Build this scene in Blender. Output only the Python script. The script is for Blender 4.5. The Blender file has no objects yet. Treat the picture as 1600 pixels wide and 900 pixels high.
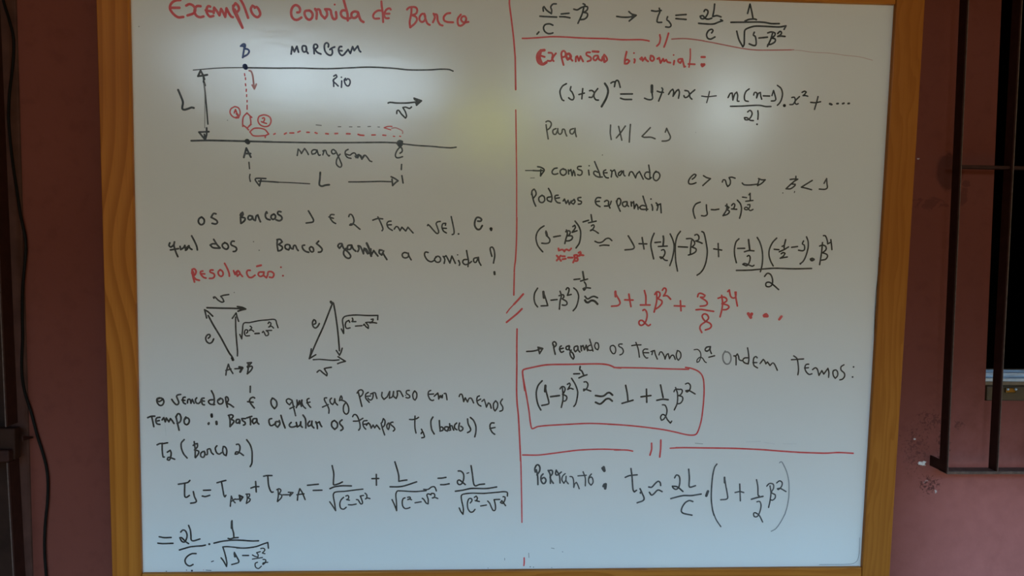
import bpy, bmesh, math, random
import numpy as np
from mathutils import Vector, Matrix, Euler

random.seed(7)
# ------------------------------------------------------------------ settings
EXPOSURE = 0.0
SKY_LO, SKY_HI = 0.25, 0.36
SKY_HOR, SKY_ZEN = (2.2, 4.8, 7.6), (1.9, 4.7, 8.0)
GROUND = (0.50, 0.29, 0.06)
FOL_A, FOL_B = (0.04, 0.036, 0.01), (0.22, 0.18, 0.04)
SKY_STRENGTH = 1.0
SIDE = 0.35
GAPS = ((-0.26, 0.135, 0.085, 0.05, (7.0, 9.5, 11.5)), (-0.13, 0.12, 0.11, 0.035, (11.0, 15.0, 18.0)), (0.11, 0.118, 0.055, 0.04, (5.0, 6.8, 7.6)),
        (0.303, 0.098, 0.036, 0.05, (9.0, 11.5, 12.5)), (0.02, 0.078, 0.06, 0.035, (4.2, 4.8, 0.5)), (0.19, 0.075, 0.05, 0.03, (3.4, 4.6, 5.4)),
        (0.12, 0.03, 0.07, 0.022, (1.8, 2.4, 0.3)), (-0.22, 0.07, 0.08, 0.03, (1.2, 1.7, 1.5)))
WALL_LO, WALL_HI = (0.175, 0.050, 0.036), (0.215, 0.064, 0.046)
FLOOR_C = (0.30, 0.17, 0.09)
CEIL_Z, ROOF_D, FASCIA_Z = 2.5, 2.2, 2.22
SIDEWALL_X, SIDEWALL_D = -1.75, 2.0
WSCALE = 1.0

SC = bpy.context.scene
COL = SC.collection

# ------------------------------------------------------------------ camera
# solved from the four corners of the writing surface (1.2 m wide); the board leans 2 degrees forward off the wall
F_PX = 1260.0
CAM_E = (1.48184926, -0.01663001, -0.05353929)
CAM_P = (-0.07819378, -1.29914488, 0.12047043)
BW, BH = 1.2, 0.93436
LEAN = math.radians(2.0)
ZC = 1.43                                   # height of the board's centre above the floor
TO_WORLD = Matrix.Translation((0, 0, ZC)) @ Matrix.Rotation(LEAN, 4, 'X')
CAM_BOARD = Matrix.Translation(CAM_P) @ Euler(CAM_E, 'XYZ').to_matrix().to_4x4()
cam_data = bpy.data.cameras.new('camera')
cam = bpy.data.objects.new('camera', cam_data)
COL.objects.link(cam)
cam.matrix_world = TO_WORLD @ CAM_BOARD
cam_data.sensor_fit = 'HORIZONTAL'
cam_data.sensor_width = 36.0
cam_data.lens = 36.0 * F_PX / 1600.0
cam_data.clip_start = 0.02
SC.camera = cam

# ------------------------------------------------------------------ colour management
SC.view_settings.view_transform = 'Standard'
SC.view_settings.look = 'None'
SC.view_settings.gamma = 1.0
SC.view_settings.use_curve_mapping = False
SC.view_settings.exposure = EXPOSURE

# ------------------------------------------------------------------ world: bright hazy sky seen past garden trees
world = bpy.data.worlds.new('garden_sky')
SC.world = world
world.use_nodes = True
nt = world.node_tree
nt.nodes.clear()
L = nt.links.new
def N(t, **kw):
    n = nt.nodes.new(t)
    for k, v in kw.items():
        setattr(n, k, v)
    return n
def M(op, a, b=None, c=None, clamp=False):
    n = N('ShaderNodeMath', operation=op, use_clamp=clamp)
    for i, v in enumerate((a, b, c)):
        if v is None: continue
        if isinstance(v, (int, float)): n.inputs[i].default_value = v
        else: L(v, n.inputs[i])
    return n.outputs[0]
def MIXC(f, a, b):
    n = N('ShaderNodeMix', data_type='RGBA')
    L(f, n.inputs[0])
    for k, v in ((6, a), (7, b)):
        if isinstance(v, tuple): n.inputs[k].default_value = (*v, 1)
        else: L(v, n.inputs[k])
    return n.outputs[2]
def SMOOTH(v, lo, hi):
    n = N('ShaderNodeMapRange', interpolation_type='SMOOTHSTEP')
    L(v, n.inputs[0]); n.inputs[1].default_value = lo; n.inputs[2].default_value = hi
    return n.outputs[0]
tc = N('ShaderNodeTexCoord')
sep = N('ShaderNodeSeparateXYZ'); L(tc.outputs['Generated'], sep.inputs[0])
X, Y, Z = sep.outputs
no = N('ShaderNodeTexNoise'); no.inputs['Scale'].default_value = 5.0; no.inputs['Detail'].default_value = 5.0
L(tc.outputs['Generated'], no.inputs['Vector'])
n1 = no.outputs['Fac']
no2 = N('ShaderNodeTexNoise'); no2.inputs['Scale'].default_value = 14.0; no2.inputs['Detail'].default_value = 5.0
L(tc.outputs['Generated'], no2.inputs['Vector'])
n2 = no2.outputs['Fac']
skyline = M('ADD', Z, M('MULTIPLY', M('SUBTRACT', n1, 0.5), 0.5))
sky_mask = SMOOTH(skyline, SKY_LO, SKY_HI)
cloud = None
for (bx, bz, rx, rz, col) in GAPS:          # bright clouds and sunlit leaves seen between the crowns of the trees
    dx = M('DIVIDE', M('SUBTRACT', X, bx), rx); dz = M('DIVIDE', M('SUBTRACT', Z, bz), rz)
    r2 = M('ADD', M('MULTIPLY', dx, dx), M('MULTIPLY', dz, dz))
    r2 = M('ADD', r2, M('MULTIPLY', M('SUBTRACT', n2, 0.5), 1.6))
    g = M('MULTIPLY', M('SUBTRACT', 1.0, SMOOTH(r2, 0.1, 1.3)), SMOOTH(M('MULTIPLY', Y, -1.0), 0.0, 0.3))
    vm = N('ShaderNodeVectorMath', operation='SCALE'); vm.inputs[0].default_value = col; L(g, vm.inputs['Scale'])
    if cloud is None: cloud = vm.outputs[0]
    else:
        ad = N('ShaderNodeVectorMath', operation='ADD'); L(cloud, ad.inputs[0]); L(vm.outputs[0], ad.inputs[1]); cloud = ad.outputs[0]
sky_col = MIXC(SMOOTH(Z, 0.1, 0.8), SKY_HOR, SKY_ZEN)
side = M('ADD', 1.0, M('MULTIPLY', X, SIDE))
fol = MIXC(SMOOTH(n1, 0.35, 0.65), FOL_A, FOL_B)
mixed = MIXC(sky_mask, fol, sky_col)
ground = MIXC(SMOOTH(Z, -0.12, 0.0), GROUND, mixed)
ad = N('ShaderNodeVectorMath', operation='ADD'); L(ground, ad.inputs[0]); L(cloud, ad.inputs[1]); ground = ad.outputs[0]
bg = N('ShaderNodeBackground'); out = N('ShaderNodeOutputWorld')
L(ground, bg.inputs['Color']); L(M('MULTIPLY', side, SKY_STRENGTH), bg.inputs['Strength']); L(bg.outputs[0], out.inputs[0])

# ------------------------------------------------------------------ helpers
def wp(px, py, off=0.0):
    """the point of the back wall (or of a plane a little in front of it) that lies on a photo pixel"""
    m = cam.matrix_world
    d = m.to_3x3() @ Vector(((px - 800) / F_PX, -(py - 450) / F_PX, -1))
    c = m.translation
    return c + d * ((YW - off - c.y) / d.y)
def bp(px, py, yp=0.0):
    """the point of the writing surface (board's own coordinates) under a photo pixel"""
    d = CAM_BOARD.to_3x3() @ Vector(((px - 800) / F_PX, -(py - 450) / F_PX, -1))
    c = CAM_BOARD.translation
    return c + d * ((yp - c.y) / d.y)
YW = (TO_WORLD @ Vector((0, 0.02, -0.5))).y          # face of the back wall

def link_mesh(name, verts, faces, mat, parent=None, smooth=False, mids=None):
    me = bpy.data.meshes.new(name)
    me.from_pydata([tuple(v) for v in verts], [], faces)
    for m in (mat if isinstance(mat, (list, tuple)) else [mat]):
        me.materials.append(m)
    if mids:
        me.polygons.foreach_set('material_index', mids)
    if smooth:
        for p in me.polygons: p.use_smooth = True
    me.update()
    o = bpy.data.objects.new(name, me)
    COL.objects.link(o)
    if parent: o.parent = parent
    return o
def empty(name, loc, rot=(0, 0, 0)):
    o = bpy.data.objects.new(name, None)
    o.empty_display_size = 0.1
    o.location = loc; o.rotation_euler = rot
    COL.objects.link(o)
    return o
def tag(o, label, cat, group=None):
    o['label'] = label; o['category'] = cat
    if group: o['group'] = group
    return o
def struct(o, label=None):
    o['kind'] = 'structure'
    if label: o['label'] = label
    return o
BOXF = [(0, 3, 2, 1), (4, 5, 6, 7), (0, 1, 5, 4), (1, 2, 6, 5), (2, 3, 7, 6), (3, 0, 4, 7)]
def hexa(front, back):
    """a solid between two quads, each given counter-clockwise"""
    return list(front) + list(back), BOXF
def bevel_box(name, verts, mat, parent=None, bev=0.002, seg=2, loc=None):
    bm = bmesh.new()
    vs = [bm.verts.new(v) for v in verts]
    for f in BOXF: bm.faces.new([vs[i] for i in f])
    bmesh.ops.recalc_face_normals(bm, faces=bm.faces)
    if bev: bmesh.ops.bevel(bm, geom=list(bm.edges), offset=bev, segments=seg, affect='EDGES', profile=0.5)
    me = bpy.data.meshes.new(name); bm.to_mesh(me); bm.free()
    me.materials.append(mat)
    o = bpy.data.objects.new(name, me); COL.objects.link(o)
    if parent: o.parent = parent
    return o
def cuboid(x0, x1, y0, y1, z0, z1):
    return [(x0, y0, z0), (x1, y0, z0), (x1, y1, z0), (x0, y1, z0), (x0, y0, z1), (x1, y0, z1), (x1, y1, z1), (x0, y1, z1)]
def tube(name, pts, r, mat, parent=None, n=10):
    pts = [Vector(p) for p in pts]
    verts, faces = [], []
    for i, p in enumerate(pts):
        t = (pts[min(i + 1, len(pts) - 1)] - pts[max(i - 1, 0)]).normalized()
        u = t.cross(Vector((0, 1, 0))).normalized(); v = t.cross(u)
        for k in range(n):
            a = 2 * math.pi * k / n
            verts.append(p + (u * math.cos(a) + v * math.sin(a)) * r)
    for i in range(len(pts) - 1):
        for k in range(n):
            a, b = i * n + k, i * n + (k + 1) % n
            faces.append((a, b, b + n, a + n))
    faces.append(tuple(range(n))[::-1]); faces.append(tuple(len(verts) - n + k for k in range(n)))
    return link_mesh(name, verts, faces, mat, parent, smooth=True)
def spline(pts, step=1.5, corner=62):
    """centripetal-like smoothing of a hand drawn polyline, keeping its sharp corners"""
    P = [np.array(p, float) for p in pts]
    if len(P) == 2: return [P]
    cuts = [0]
    for i in range(1, len(P) - 1):
        a, b = P[i] - P[i - 1], P[i + 1] - P[i]
        la, lb = np.hypot(*a), np.hypot(*b)
        if la < 1e-6 or lb < 1e-6: continue
        ang = math.degrees(math.acos(max(-1, min(1, a.dot(b) / la / lb))))
        if ang > corner + 28: cuts.append(i)
    cuts.append(len(P) - 1)
    out = []
    for s, e in zip(cuts[:-1], cuts[1:]):
        Q = P[s:e + 1]
        if len(Q) == 2: out.append(Q); continue
        line = [Q[0]]
        for i in range(len(Q) - 1):
            p1, p2 = Q[i], Q[i + 1]
            ln = np.hypot(*(p2 - p1))
            if ln < 1e-6: continue
            m1 = (Q[i + 1] - Q[i - 1]) if i > 0 else (p2 - p1)
            m2 = (Q[i + 2] - Q[i]) if i + 2 < len(Q) else (p2 - p1)
            n1, n2 = np.hypot(*m1), np.hypot(*m2)
            m1 = m1 / max(n1, 1e-6) * ln; m2 = m2 / max(n2, 1e-6) * ln
            k = max(2, int(ln / step))
            for j in range(1, k + 1):
                t = j / k
                h1 = 2 * t**3 - 3 * t**2 + 1; h2 = -2 * t**3 + 3 * t**2; h3 = t**3 - 2 * t**2 + t; h4 = t**3 - t**2
                line.append(h1 * p1 + h2 * p2 + h3 * m1 * 0.9 + h4 * m2 * 0.9)
        out.append(line)
    return out

# ------------------------------------------------------------------ materials
def material(name, rough=0.5, spec=0.5):
    m = bpy.data.materials.new(name); m.use_nodes = True
    t = m.node_tree
    b = t.nodes['Principled BSDF']
    b.inputs['Roughness'].default_value = rough
    b.inputs['Specular IOR Level'].default_value = spec
    return m, t, b
def node(t, typ, **kw):
    n = t.nodes.new(typ)
    for k, v in kw.items(): setattr(n, k, v)
    return n
def noise(t, scale, detail=4, vec=None, dist=0.0, rough=0.5):
    n = node(t, 'ShaderNodeTexNoise')
    n.inputs['Scale'].default_value = scale; n.inputs['Detail'].default_value = detail
    n.inputs['Distortion'].default_value = dist; n.inputs['Roughness'].default_value = rough
    if vec: t.links.new(vec, n.inputs['Vector'])
    return n.outputs['Fac']
def ramp(t, f, stops):
    r = node(t, 'ShaderNodeValToRGB')
    e = r.color_ramp.elements
    while len(e) < len(stops): e.new(0.5)
    for x, (p, c) in zip(e, stops): x.position = p; x.color = (*c, 1)
    t.links.new(f, r.inputs[0])
    return r.outputs['Color']
def mix(t, f, a, b, mode='MIX'):
    n = node(t, 'ShaderNodeMix', data_type='RGBA', blend_type=mode)
    for i, v in ((0, f), (6, a), (7, b)):
        if isinstance(v, (int, float)): n.inputs[i].default_value = v
        elif isinstance(v, tuple): n.inputs[i].default_value = (*v, 1)
        else: t.links.new(v, n.inputs[i])
    return n.outputs[2]
def mth(t, op, a, b=None, clamp=False):
    n = node(t, 'ShaderNodeMath', operation=op, use_clamp=clamp)
    for i, v in enumerate((a, b)):
        if v is None: continue
        if isinstance(v, (int, float)): n.inputs[i].default_value = v
        else: t.links.new(v, n.inputs[i])
    return n.outputs[0]
def step(t, v, lo, hi):
    n = node(t, 'ShaderNodeMapRange', interpolation_type='SMOOTHSTEP')
    t.links.new(v, n.inputs[0]); n.inputs[1].default_value = lo; n.inputs[2].default_value = hi
    return n.outputs[0]
def coords(t, scale=(1, 1, 1), loc=(0, 0, 0)):
    c = node(t, 'ShaderNodeTexCoord')
    m = node(t, 'ShaderNodeMapping')
    m.inputs['Scale'].default_value = scale; m.inputs['Location'].default_value = loc
    t.links.new(c.outputs['Object'], m.inputs['Vector'])
    return m.outputs['Vector']
def bump(t, b, h, strength, dist=0.002):
    n = node(t, 'ShaderNodeBump')
    n.inputs['Strength'].default_value = strength; n.inputs['Distance'].default_value = dist
    t.links.new(h, n.inputs['Height']); t.links.new(n.outputs[0], b.inputs['Normal'])

def flat(name, col, rough=0.5, spec=0.5, var=0.15, scale=40, metal=0.0):
    m, t, b = material(name, rough, spec)
    v = coords(t)
    f = noise(t, scale, 5, v)
    lo = tuple(c * (1 - var) for c in col); hi = tuple(min(1, c * (1 + var)) for c in col)
    t.links.new(ramp(t, f, [(0.3, lo), (0.7, hi)]), b.inputs['Base Color'])
    b.inputs['Metallic'].default_value = metal
    bump(t, b, f, 0.15, 0.001)
    return m

def wood_mat(name, seed, dark, mid, light, horizontal=False, cathedral=0.5, figure=None, rings=55.0, late_amt=0.55):
    m, t, b = material(name, 0.45, 0.12)
    v = coords(t, loc=(seed * 1.7, seed * 0.9, seed * 2.3))
    sep = node(t, 'ShaderNodeSeparateXYZ'); t.links.new(v, sep.inputs[0])
    across, along = (2, 0) if horizontal else (0, 2)
    A, Lg = sep.outputs[across], sep.outputs[along]
    st = node(t, 'ShaderNodeCombineXYZ')
    t.links.new(mth(t, 'MULTIPLY', A, 22.0), st.inputs[0]); t.links.new(mth(t, 'MULTIPLY', Lg, 2.2), st.inputs[1])
    warp = noise(t, 1.0, 3, st.outputs[0], 0.6)
    # growth rings: level lines of a slow field give the flame shaped figure
    ringv = mth(t, 'ADD', mth(t, 'MULTIPLY', A, rings), mth(t, 'MULTIPLY', warp, 7.0 * cathedral + 1.5))
    if figure:                               # a flame figure: the rings bow sideways around one height
        z0, amp, sg = figure
        raw = node(t, 'ShaderNodeSeparateXYZ'); t.links.new(coords(t), raw.inputs[0])
        dz = mth(t, 'DIVIDE', mth(t, 'SUBTRACT', raw.outputs[along], z0), sg)
        bow = mth(t, 'POWER', 2.718, mth(t, 'MULTIPLY', mth(t, 'MULTIPLY', dz, dz), -1.0))
        ringv = mth(t, 'ADD', ringv, mth(t, 'MULTIPLY', bow, rings * amp))
    rings = mth(t, 'FRACT', ringv)
    late = mth(t, 'MULTIPLY', step(t, rings, 0.25, 0.9), mth(t, 'SUBTRACT', 1.0, step(t, rings, 0.92, 1.0)))
    st2 = node(t, 'ShaderNodeCombineXYZ')
    t.links.new(mth(t, 'MULTIPLY', A, 420.0), st2.inputs[0]); t.links.new(mth(t, 'MULTIPLY', Lg, 9.0), st2.inputs[1])
    fib = noise(t, 1.0, 3, st2.outputs[0])
    st3 = node(t, 'ShaderNodeCombineXYZ')
    t.links.new(mth(t, 'MULTIPLY', A, 8.0), st3.inputs[0]); t.links.new(mth(t, 'MULTIPLY', Lg, 3.0), st3.inputs[1])
    blot = noise(t, 1.0, 2, st3.outputs[0], 0.3)
    base = ramp(t, blot, [(0.3, mid), (0.7, light)])
    c = mix(t, mth(t, 'MULTIPLY', late, late_amt), base, dark)
    c = mix(t, mth(t, 'MULTIPLY', step(t, fib, 0.45, 0.75), 0.22), c, dark)
    t.links.new(c, b.inputs['Base Color'])
    bump(t, b, fib, 0.08, 0.0008)
    b.inputs['Coat Weight'].default_value = 0.06; b.inputs['Coat Roughness'].default_value = 0.25
    return m

PINE_D, PINE_M, PINE_L = (0.29, 0.080, 0.008), (0.46, 0.148, 0.016), (0.55, 0.195, 0.028)
def tone(c, k): return tuple(x * k for x in c)
PINE = [wood_mat('varnished_pine_stile', 1.3, PINE_D, PINE_M, PINE_L, False, -0.14, (0.575, 0.032, 0.12), 52.0),
        wood_mat('varnished_pine_stile_2', 2.3, tone(PINE_D, 0.9), tone(PINE_M, 0.80), tone(PINE_L, 0.78), False, 0.9, None, 70.0, 0.38),
        wood_mat('varnished_pine_rail', 3.3, PINE_D, tone(PINE_M, 0.9), tone(PINE_L, 0.9), True, 0.4),
        wood_mat('varnished_pine_rail_2', 4.3, PINE_D, tone(PINE_M, 0.9), tone(PINE_L, 0.9), True, 0.4)]

def board_mat():
    m, t, b = material('white_melamine', 0.24, 0.5)
    v = coords(t)
    n = noise(t, 3.0, 4, v); sm = noise(t, 60.0, 3, v)
    c = ramp(t, n, [(0.3, (0.76, 0.765, 0.755)), (0.7, (0.80, 0.80, 0.79))])
    t.links.new(c, b.inputs['Base Color'])
    r = node(t, 'ShaderNodeMapRange'); t.links.new(n, r.inputs[0]); r.inputs[3].default_value = 0.11; r.inputs[4].default_value = 0.17
    t.links.new(r.outputs[0], b.inputs['Roughness'])
    bump(t, b, mth(t, 'ADD', noise(t, 9.0, 2, v), mth(t, 'MULTIPLY', noise(t, 75.0, 2, v), 0.30)), 0.10, 0.004)
    return m
BOARD = board_mat()

def ink_mat(name, col, bg=0.0):
    """marker ink; bg is how much of the white board shows through a thin stroke"""
    m, t, b = material(name, 0.35, 0.4)
    v = coords(t)
    f = noise(t, 90.0, 3, v)
    thin = tuple(c + (0.78 - c) * min(1, bg + 0.10) for c in col); full = tuple(c + (0.78 - c) * bg for c in col)
    t.links.new(ramp(t, f, [(0.35, full), (0.75, thin)]), b.inputs['Base Color'])
    return m
INK = {'K': ink_mat('black_ink', (0.012, 0.012, 0.012)), 'K2': ink_mat('blue_black_ink', (0.012, 0.022, 0.03), 0.03),
       'G': ink_mat('thin_black_ink', (0.03, 0.03, 0.03), 0.25), 'G2': ink_mat('worn_black_ink', (0.03, 0.03, 0.025), 0.06),
       'G3': ink_mat('faint_black_ink', (0.05, 0.07, 0.09), 0.28), 'F': ink_mat('faint_red_ink', (0.40, 0.12, 0.10), 0.45),
       'F2': ink_mat('faint_grey_ink', (0.2, 0.2, 0.2), 0.75), 'P': ink_mat('thin_red_ink', (0.55, 0.07, 0.09), 0.25),
       'Q': ink_mat('worn_red_ink', (0.5, 0.07, 0.07), 0.12), 'R': ink_mat('red_ink', (0.70, 0.045, 0.05), 0.02),
       'B': ink_mat('blue_ink', (0.03, 0.07, 0.28)), 'N': ink_mat('navy_ink', (0.012, 0.018, 0.06))}

def wall_mat(name, c_lo, c_hi, stains=(), pale=None):
    m, t, b = material(name, 0.8, 0.05)
    c = node(t, 'ShaderNodeTexCoord'); v = c.outputs['Object']
    n = noise(t, 2.2, 5, v); f = noise(t, 45.0, 6, v); s = noise(t, 160.0, 3, v)
    col = ramp(t, n, [(0.3, c_lo), (0.7, c_hi)])
    col = mix(t, mth(t, 'MULTIPLY', step(t, f, 0.5, 0.75), 0.25), col, tuple(x * 0.7 for x in c_lo))
    blot = noise(t, 28.0, 6, v, 0.5, 0.7)
    if pale:                                 # colour turns pale and pinkish low down under the window, with a ragged edge
        sp = node(t, 'ShaderNodeSeparateXYZ'); t.links.new(v, sp.inputs[0])
        low = mth(t, 'ADD', sp.outputs[2], mth(t, 'ADD', mth(t, 'MULTIPLY', mth(t, 'SUBTRACT', n, 0.5), 0.35), mth(t, 'MULTIPLY', mth(t, 'SUBTRACT', blot, 0.5), 0.10)))
        k = mth(t, 'SUBTRACT', 1.0, step(t, low, pale[1], pale[2]))
        k = mth(t, 'MULTIPLY', k, step(t, sp.outputs[0], pale[0], pale[0] + 0.25))
        col = mix(t, mth(t, 'MULTIPLY', k, 0.85), col, mix(t, mth(t, 'MULTIPLY', f, 0.35), pale[3], c_lo))
    for (p, rx, rz, thr, cc, amt, kind) in stains:
        sb = node(t, 'ShaderNodeVectorMath', operation='SUBTRACT'); t.links.new(v, sb.inputs[0]); sb.inputs[1].default_value = p
        ml = node(t, 'ShaderNodeVectorMath', operation='MULTIPLY'); t.links.new(sb.outputs[0], ml.inputs[0]); ml.inputs[1].default_value = (1 / rx, 0, 1 / rz)
        ln = node(t, 'ShaderNodeVectorMath', operation='LENGTH'); t.links.new(ml.outputs[0], ln.inputs[0])
        near = mth(t, 'SUBTRACT', 1.0, step(t, ln.outputs['Value'], 0.1, 1.1))
        g = noise(t, kind, 6, v, 0.6, 0.65)
        k = step(t, mth(t, 'ADD', g, mth(t, 'MULTIPLY', near, 0.24)), thr, thr + 0.10)
        k = mth(t, 'MULTIPLY', mth(t, 'MULTIPLY', k, step(t, near, 0.02, 0.35)), amt)
        col = mix(t, k, col, cc)
    t.links.new(col, b.inputs['Base Color'])
    bump(t, b, mth(t, 'ADD', f, mth(t, 'MULTIPLY', s, 0.4)), 0.35, 0.002)
    return m
DARK = (0.035, 0.014, 0.014); CHIP = (0.62, 0.55, 0.52)
STAINS = [(tuple(wp(1452, 655)), 0.045, 0.03, 0.68, DARK, 0.42, 170.0), (tuple(wp(1474, 690)), 0.02, 0.07, 0.66, DARK, 0.55, 160.0),
          (tuple(wp(1452, 757)), 0.035, 0.03, 0.68, DARK, 0.7, 190.0), (tuple(wp(1498, 665)), 0.03, 0.025, 0.70, DARK, 0.4, 110.0),
          (tuple(wp(1430, 700)), 0.05, 0.09, 0.72, DARK, 0.4, 220.0), (tuple(wp(1484, 268)), 0.028, 0.04, 0.48, DARK, 0.55, 18.0),
          (tuple(wp(1507, 300)), 0.014, 0.035, 0.60, DARK, 0.35, 40.0), (tuple(wp(1455, 320)), 0.06, 0.02, 0.66, DARK, 0.3, 60.0),
          (tuple(wp(1441, 724)), 0.011, 0.006, 0.58, (0.8, 0.74, 0.7), 1.0, 210.0), (tuple(wp(1429, 686)), 0.003, 0.002, 0.50, CHIP, 0.9, 200.0),
          (tuple(wp(1462, 768)), 0.003, 0.005, 0.62, CHIP, 0.8, 260.0), (tuple(wp(1446, 752)), 0.010, 0.006, 0.72, CHIP, 0.6, 300.0),
          (tuple(wp(1435, 248)), 0.003, 0.002, 0.55, CHIP, 0.6, 200.0)]
WALL = wall_mat('red_plaster', WALL_LO, WALL_HI, STAINS, (0.58, wp(1500, 790).z, wp(1500, 560).z, (0.56, 0.20, 0.18)))
WALL2 = wall_mat('red_plaster_side', WALL_LO, WALL_HI)
IRON = flat('brown_painted_iron', (0.040, 0.014, 0.010), 0.6, 0.15, 0.2, 60)
EDGE = flat('pale_iron_edge', (0.13, 0.082, 0.066), 0.5, 0.3, 0.3, 120)  # paler iron for the bar fronts and the bottom rail
TRIM = flat('greyish_brown_plaster', (0.095, 0.042, 0.032), 0.8, 0.05, 0.2, 25)
SHUTTER = flat('dark_brown_shutter', (0.040, 0.018, 0.012), 0.7, 0.08, 0.25, 30)
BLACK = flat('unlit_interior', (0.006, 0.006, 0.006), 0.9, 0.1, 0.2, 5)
ALU = flat('aluminium', (0.55, 0.66, 0.80), 0.35, 0.5, 0.08, 80, 0.25)  # blue of the reflected sky is put into the base colour
SILL = flat('olive_brown_sill', (0.085, 0.050, 0.022), 0.45, 0.5, 0.35, 35)
MORTAR = flat('pale_mortar', (0.24, 0.17, 0.11), 0.8, 0.2, 0.25, 70)
BRASS = flat('brass', (0.20, 0.14, 0.06), 0.25, 0.5, 0.2, 120, 1.0)
CABLE = flat('black_rubber', (0.008, 0.006, 0.005), 0.6, 0.12, 0.2, 60)
CEIL = wood_mat('roof_boards', 9.0, (0.15, 0.06, 0.02), (0.30, 0.14, 0.05), (0.38, 0.19, 0.075), horizontal=False, cathedral=0.3)
FLOOR = flat('floor_cement', FLOOR_C, 0.5, 0.4, 0.15, 4)

# ------------------------------------------------------------------ the setting
wx0, wx1 = -2.2, 2.6
# right hand window: its left jamb and its lower edge as seen in the photo
jt, jb = wp(1565, 0), wp(1538.5, 626)
xl = lambda z: jb.x + (jt.x - jb.x) * (z - jb.z) / (jt.z - jb.z)
zs = jb.z
ztop = 2.15; xr = 1.75
H = CEIL_Z
T = 0.16
def wall_piece(q):
    """q: four (x, z) corners, counter-clockwise as seen from the room"""
    return hexa([(x, YW, z) for x, z in q], [(x, YW + T, z) for x, z in q])
# left hand window: its right jamb
lt, lb = wp(6, 200), wp(27, 900)
xlj = lambda z: lb.x + (lt.x - lb.x) * (z - lb.z) / (lt.z - lb.z)
lz0, lz1, lx0 = 0.35, 2.15, -1.75
V, Fc = [], []
for q in ([(wx0, 0), (wx1, 0), (wx1, lz0), (wx0, lz0)],
          [(wx0, lz0), (lx0, lz0), (lx0, lz1), (wx0, lz1)],
          [(xlj(lz0), lz0), (xl(lz0), lz0), (xl(zs), zs), (xlj(zs), zs)],
          [(xl(lz0), lz0), (wx1, lz0), (wx1, zs), (xl(zs), zs)],
          [(xlj(zs), zs), (xl(zs), zs), (xl(ztop), ztop), (xlj(lz1), lz1)],
          [(xr, zs), (wx1, zs), (wx1, ztop), (xr, ztop)],
          [(wx0, lz1), (wx1, ztop), (wx1, H), (wx0, H)]):
    v, f = wall_piece(q)
    Fc += [tuple(i + len(V) for i in ff) for ff in f]; V += v
wall = struct(link_mesh('wall_back', V, Fc, WALL), 'dark red plastered house wall behind the whiteboard')
bm = bmesh.new(); bm.from_mesh(wall.data); bmesh.ops.recalc_face_normals(bm, faces=bm.faces); bm.to_mesh(wall.data); bm.free()
struct(bevel_box('wall_left_added', cuboid(SIDEWALL_X - 0.15, SIDEWALL_X, -SIDEWALL_D, YW, 0, H), WALL2, bev=0.004))  # unseen side wall, added to keep light off the left side
struct(bevel_box('floor', cuboid(wx0 - 1, wx1 + 1, -2.4, YW + 3, -0.1, 0), FLOOR, bev=0))
struct(bevel_box('ceiling', cuboid(wx0 - 1, wx1 + 1, -ROOF_D, YW + T, H, H + 0.12), CEIL, bev=0.003))
struct(bevel_box('trim_1', cuboid(wx0 - 1, wx1 + 1, -ROOF_D - 0.04, -ROOF_D, FASCIA_Z, H + 0.12), CEIL, bev=0.003))

# dark rooms behind the two windows
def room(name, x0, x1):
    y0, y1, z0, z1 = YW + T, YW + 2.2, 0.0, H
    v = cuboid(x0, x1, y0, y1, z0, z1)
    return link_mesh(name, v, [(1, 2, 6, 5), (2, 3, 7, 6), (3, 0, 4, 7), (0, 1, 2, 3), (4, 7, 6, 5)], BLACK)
struct(room('wall_inside', 0.3, wx1), 'unlit room behind the barred window')

# window at the right: aluminium track, mortar bed and sill
win = struct(empty('window_1', ((xl(zs) + xr) / 2, YW, zs)), 'dark open window at the right edge, behind bars')
off = -win.location
def local(vs, o): return [tuple(Vector(v) - o.location) for v in vs]
zt1, zt0, zm0 = wp(1540, 590).z, wp(1540, 597).z, wp(1540, 603).z
x_in = xl(zs) + 0.002
sill_o = bevel_box('window_sill', local(cuboid(x_in, xr, YW - 0.002, YW + T, zs, zm0), win), SILL, win, 0.003)
mort = bevel_box('mortar_bed', local(cuboid(x_in, xr, YW + 0.004, YW + T, zm0, zt0), win), MORTAR, win, 0.002)
trk = bevel_box('window_track', local(cuboid(x_in, xr, YW + 0.006, YW + 0.09, zt0, zt1 - 0.002), win), ALU, win, 0.001)
for k in range(2):
    bevel_box('track_rail', local(cuboid(x_in, xr, YW + 0.022 + 0.035 * k, YW + 0.026 + 0.035 * k, zt1 - 0.002, zt1 + 0.005), win), ALU, win, 0.0005)
# small shiny metal catch lying on the sill front
cp = wp(1576, 609)
fitting = empty('sill_fitting', (cp.x, YW - 0.004, cp.z))
tag(fitting, 'small shiny metal catch on the window sill behind an upright iron bar', 'fitting')
bevel_box('fitting_plate', local(cuboid(cp.x - 0.009, cp.x + 0.009, YW - 0.006, YW - 0.0015, cp.z - 0.005, cp.z + 0.005), fitting), BRASS, fitting, 0.0015)
for dx in (-0.006, 0.008):  # two small bright dots on the plate
    me = bpy.data.meshes.new('bright_dot'); bm = bmesh.new(); bmesh.ops.create_uvsphere(bm, u_segments=12, v_segments=8, radius=0.0022); bm.to_mesh(me); bm.free()
    me.materials.append(ALU)
    o = bpy.data.objects.new('bright_dot', me); COL.objects.link(o); o.parent = fitting; o.location = (dx, -0.003, 0.002)

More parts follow.
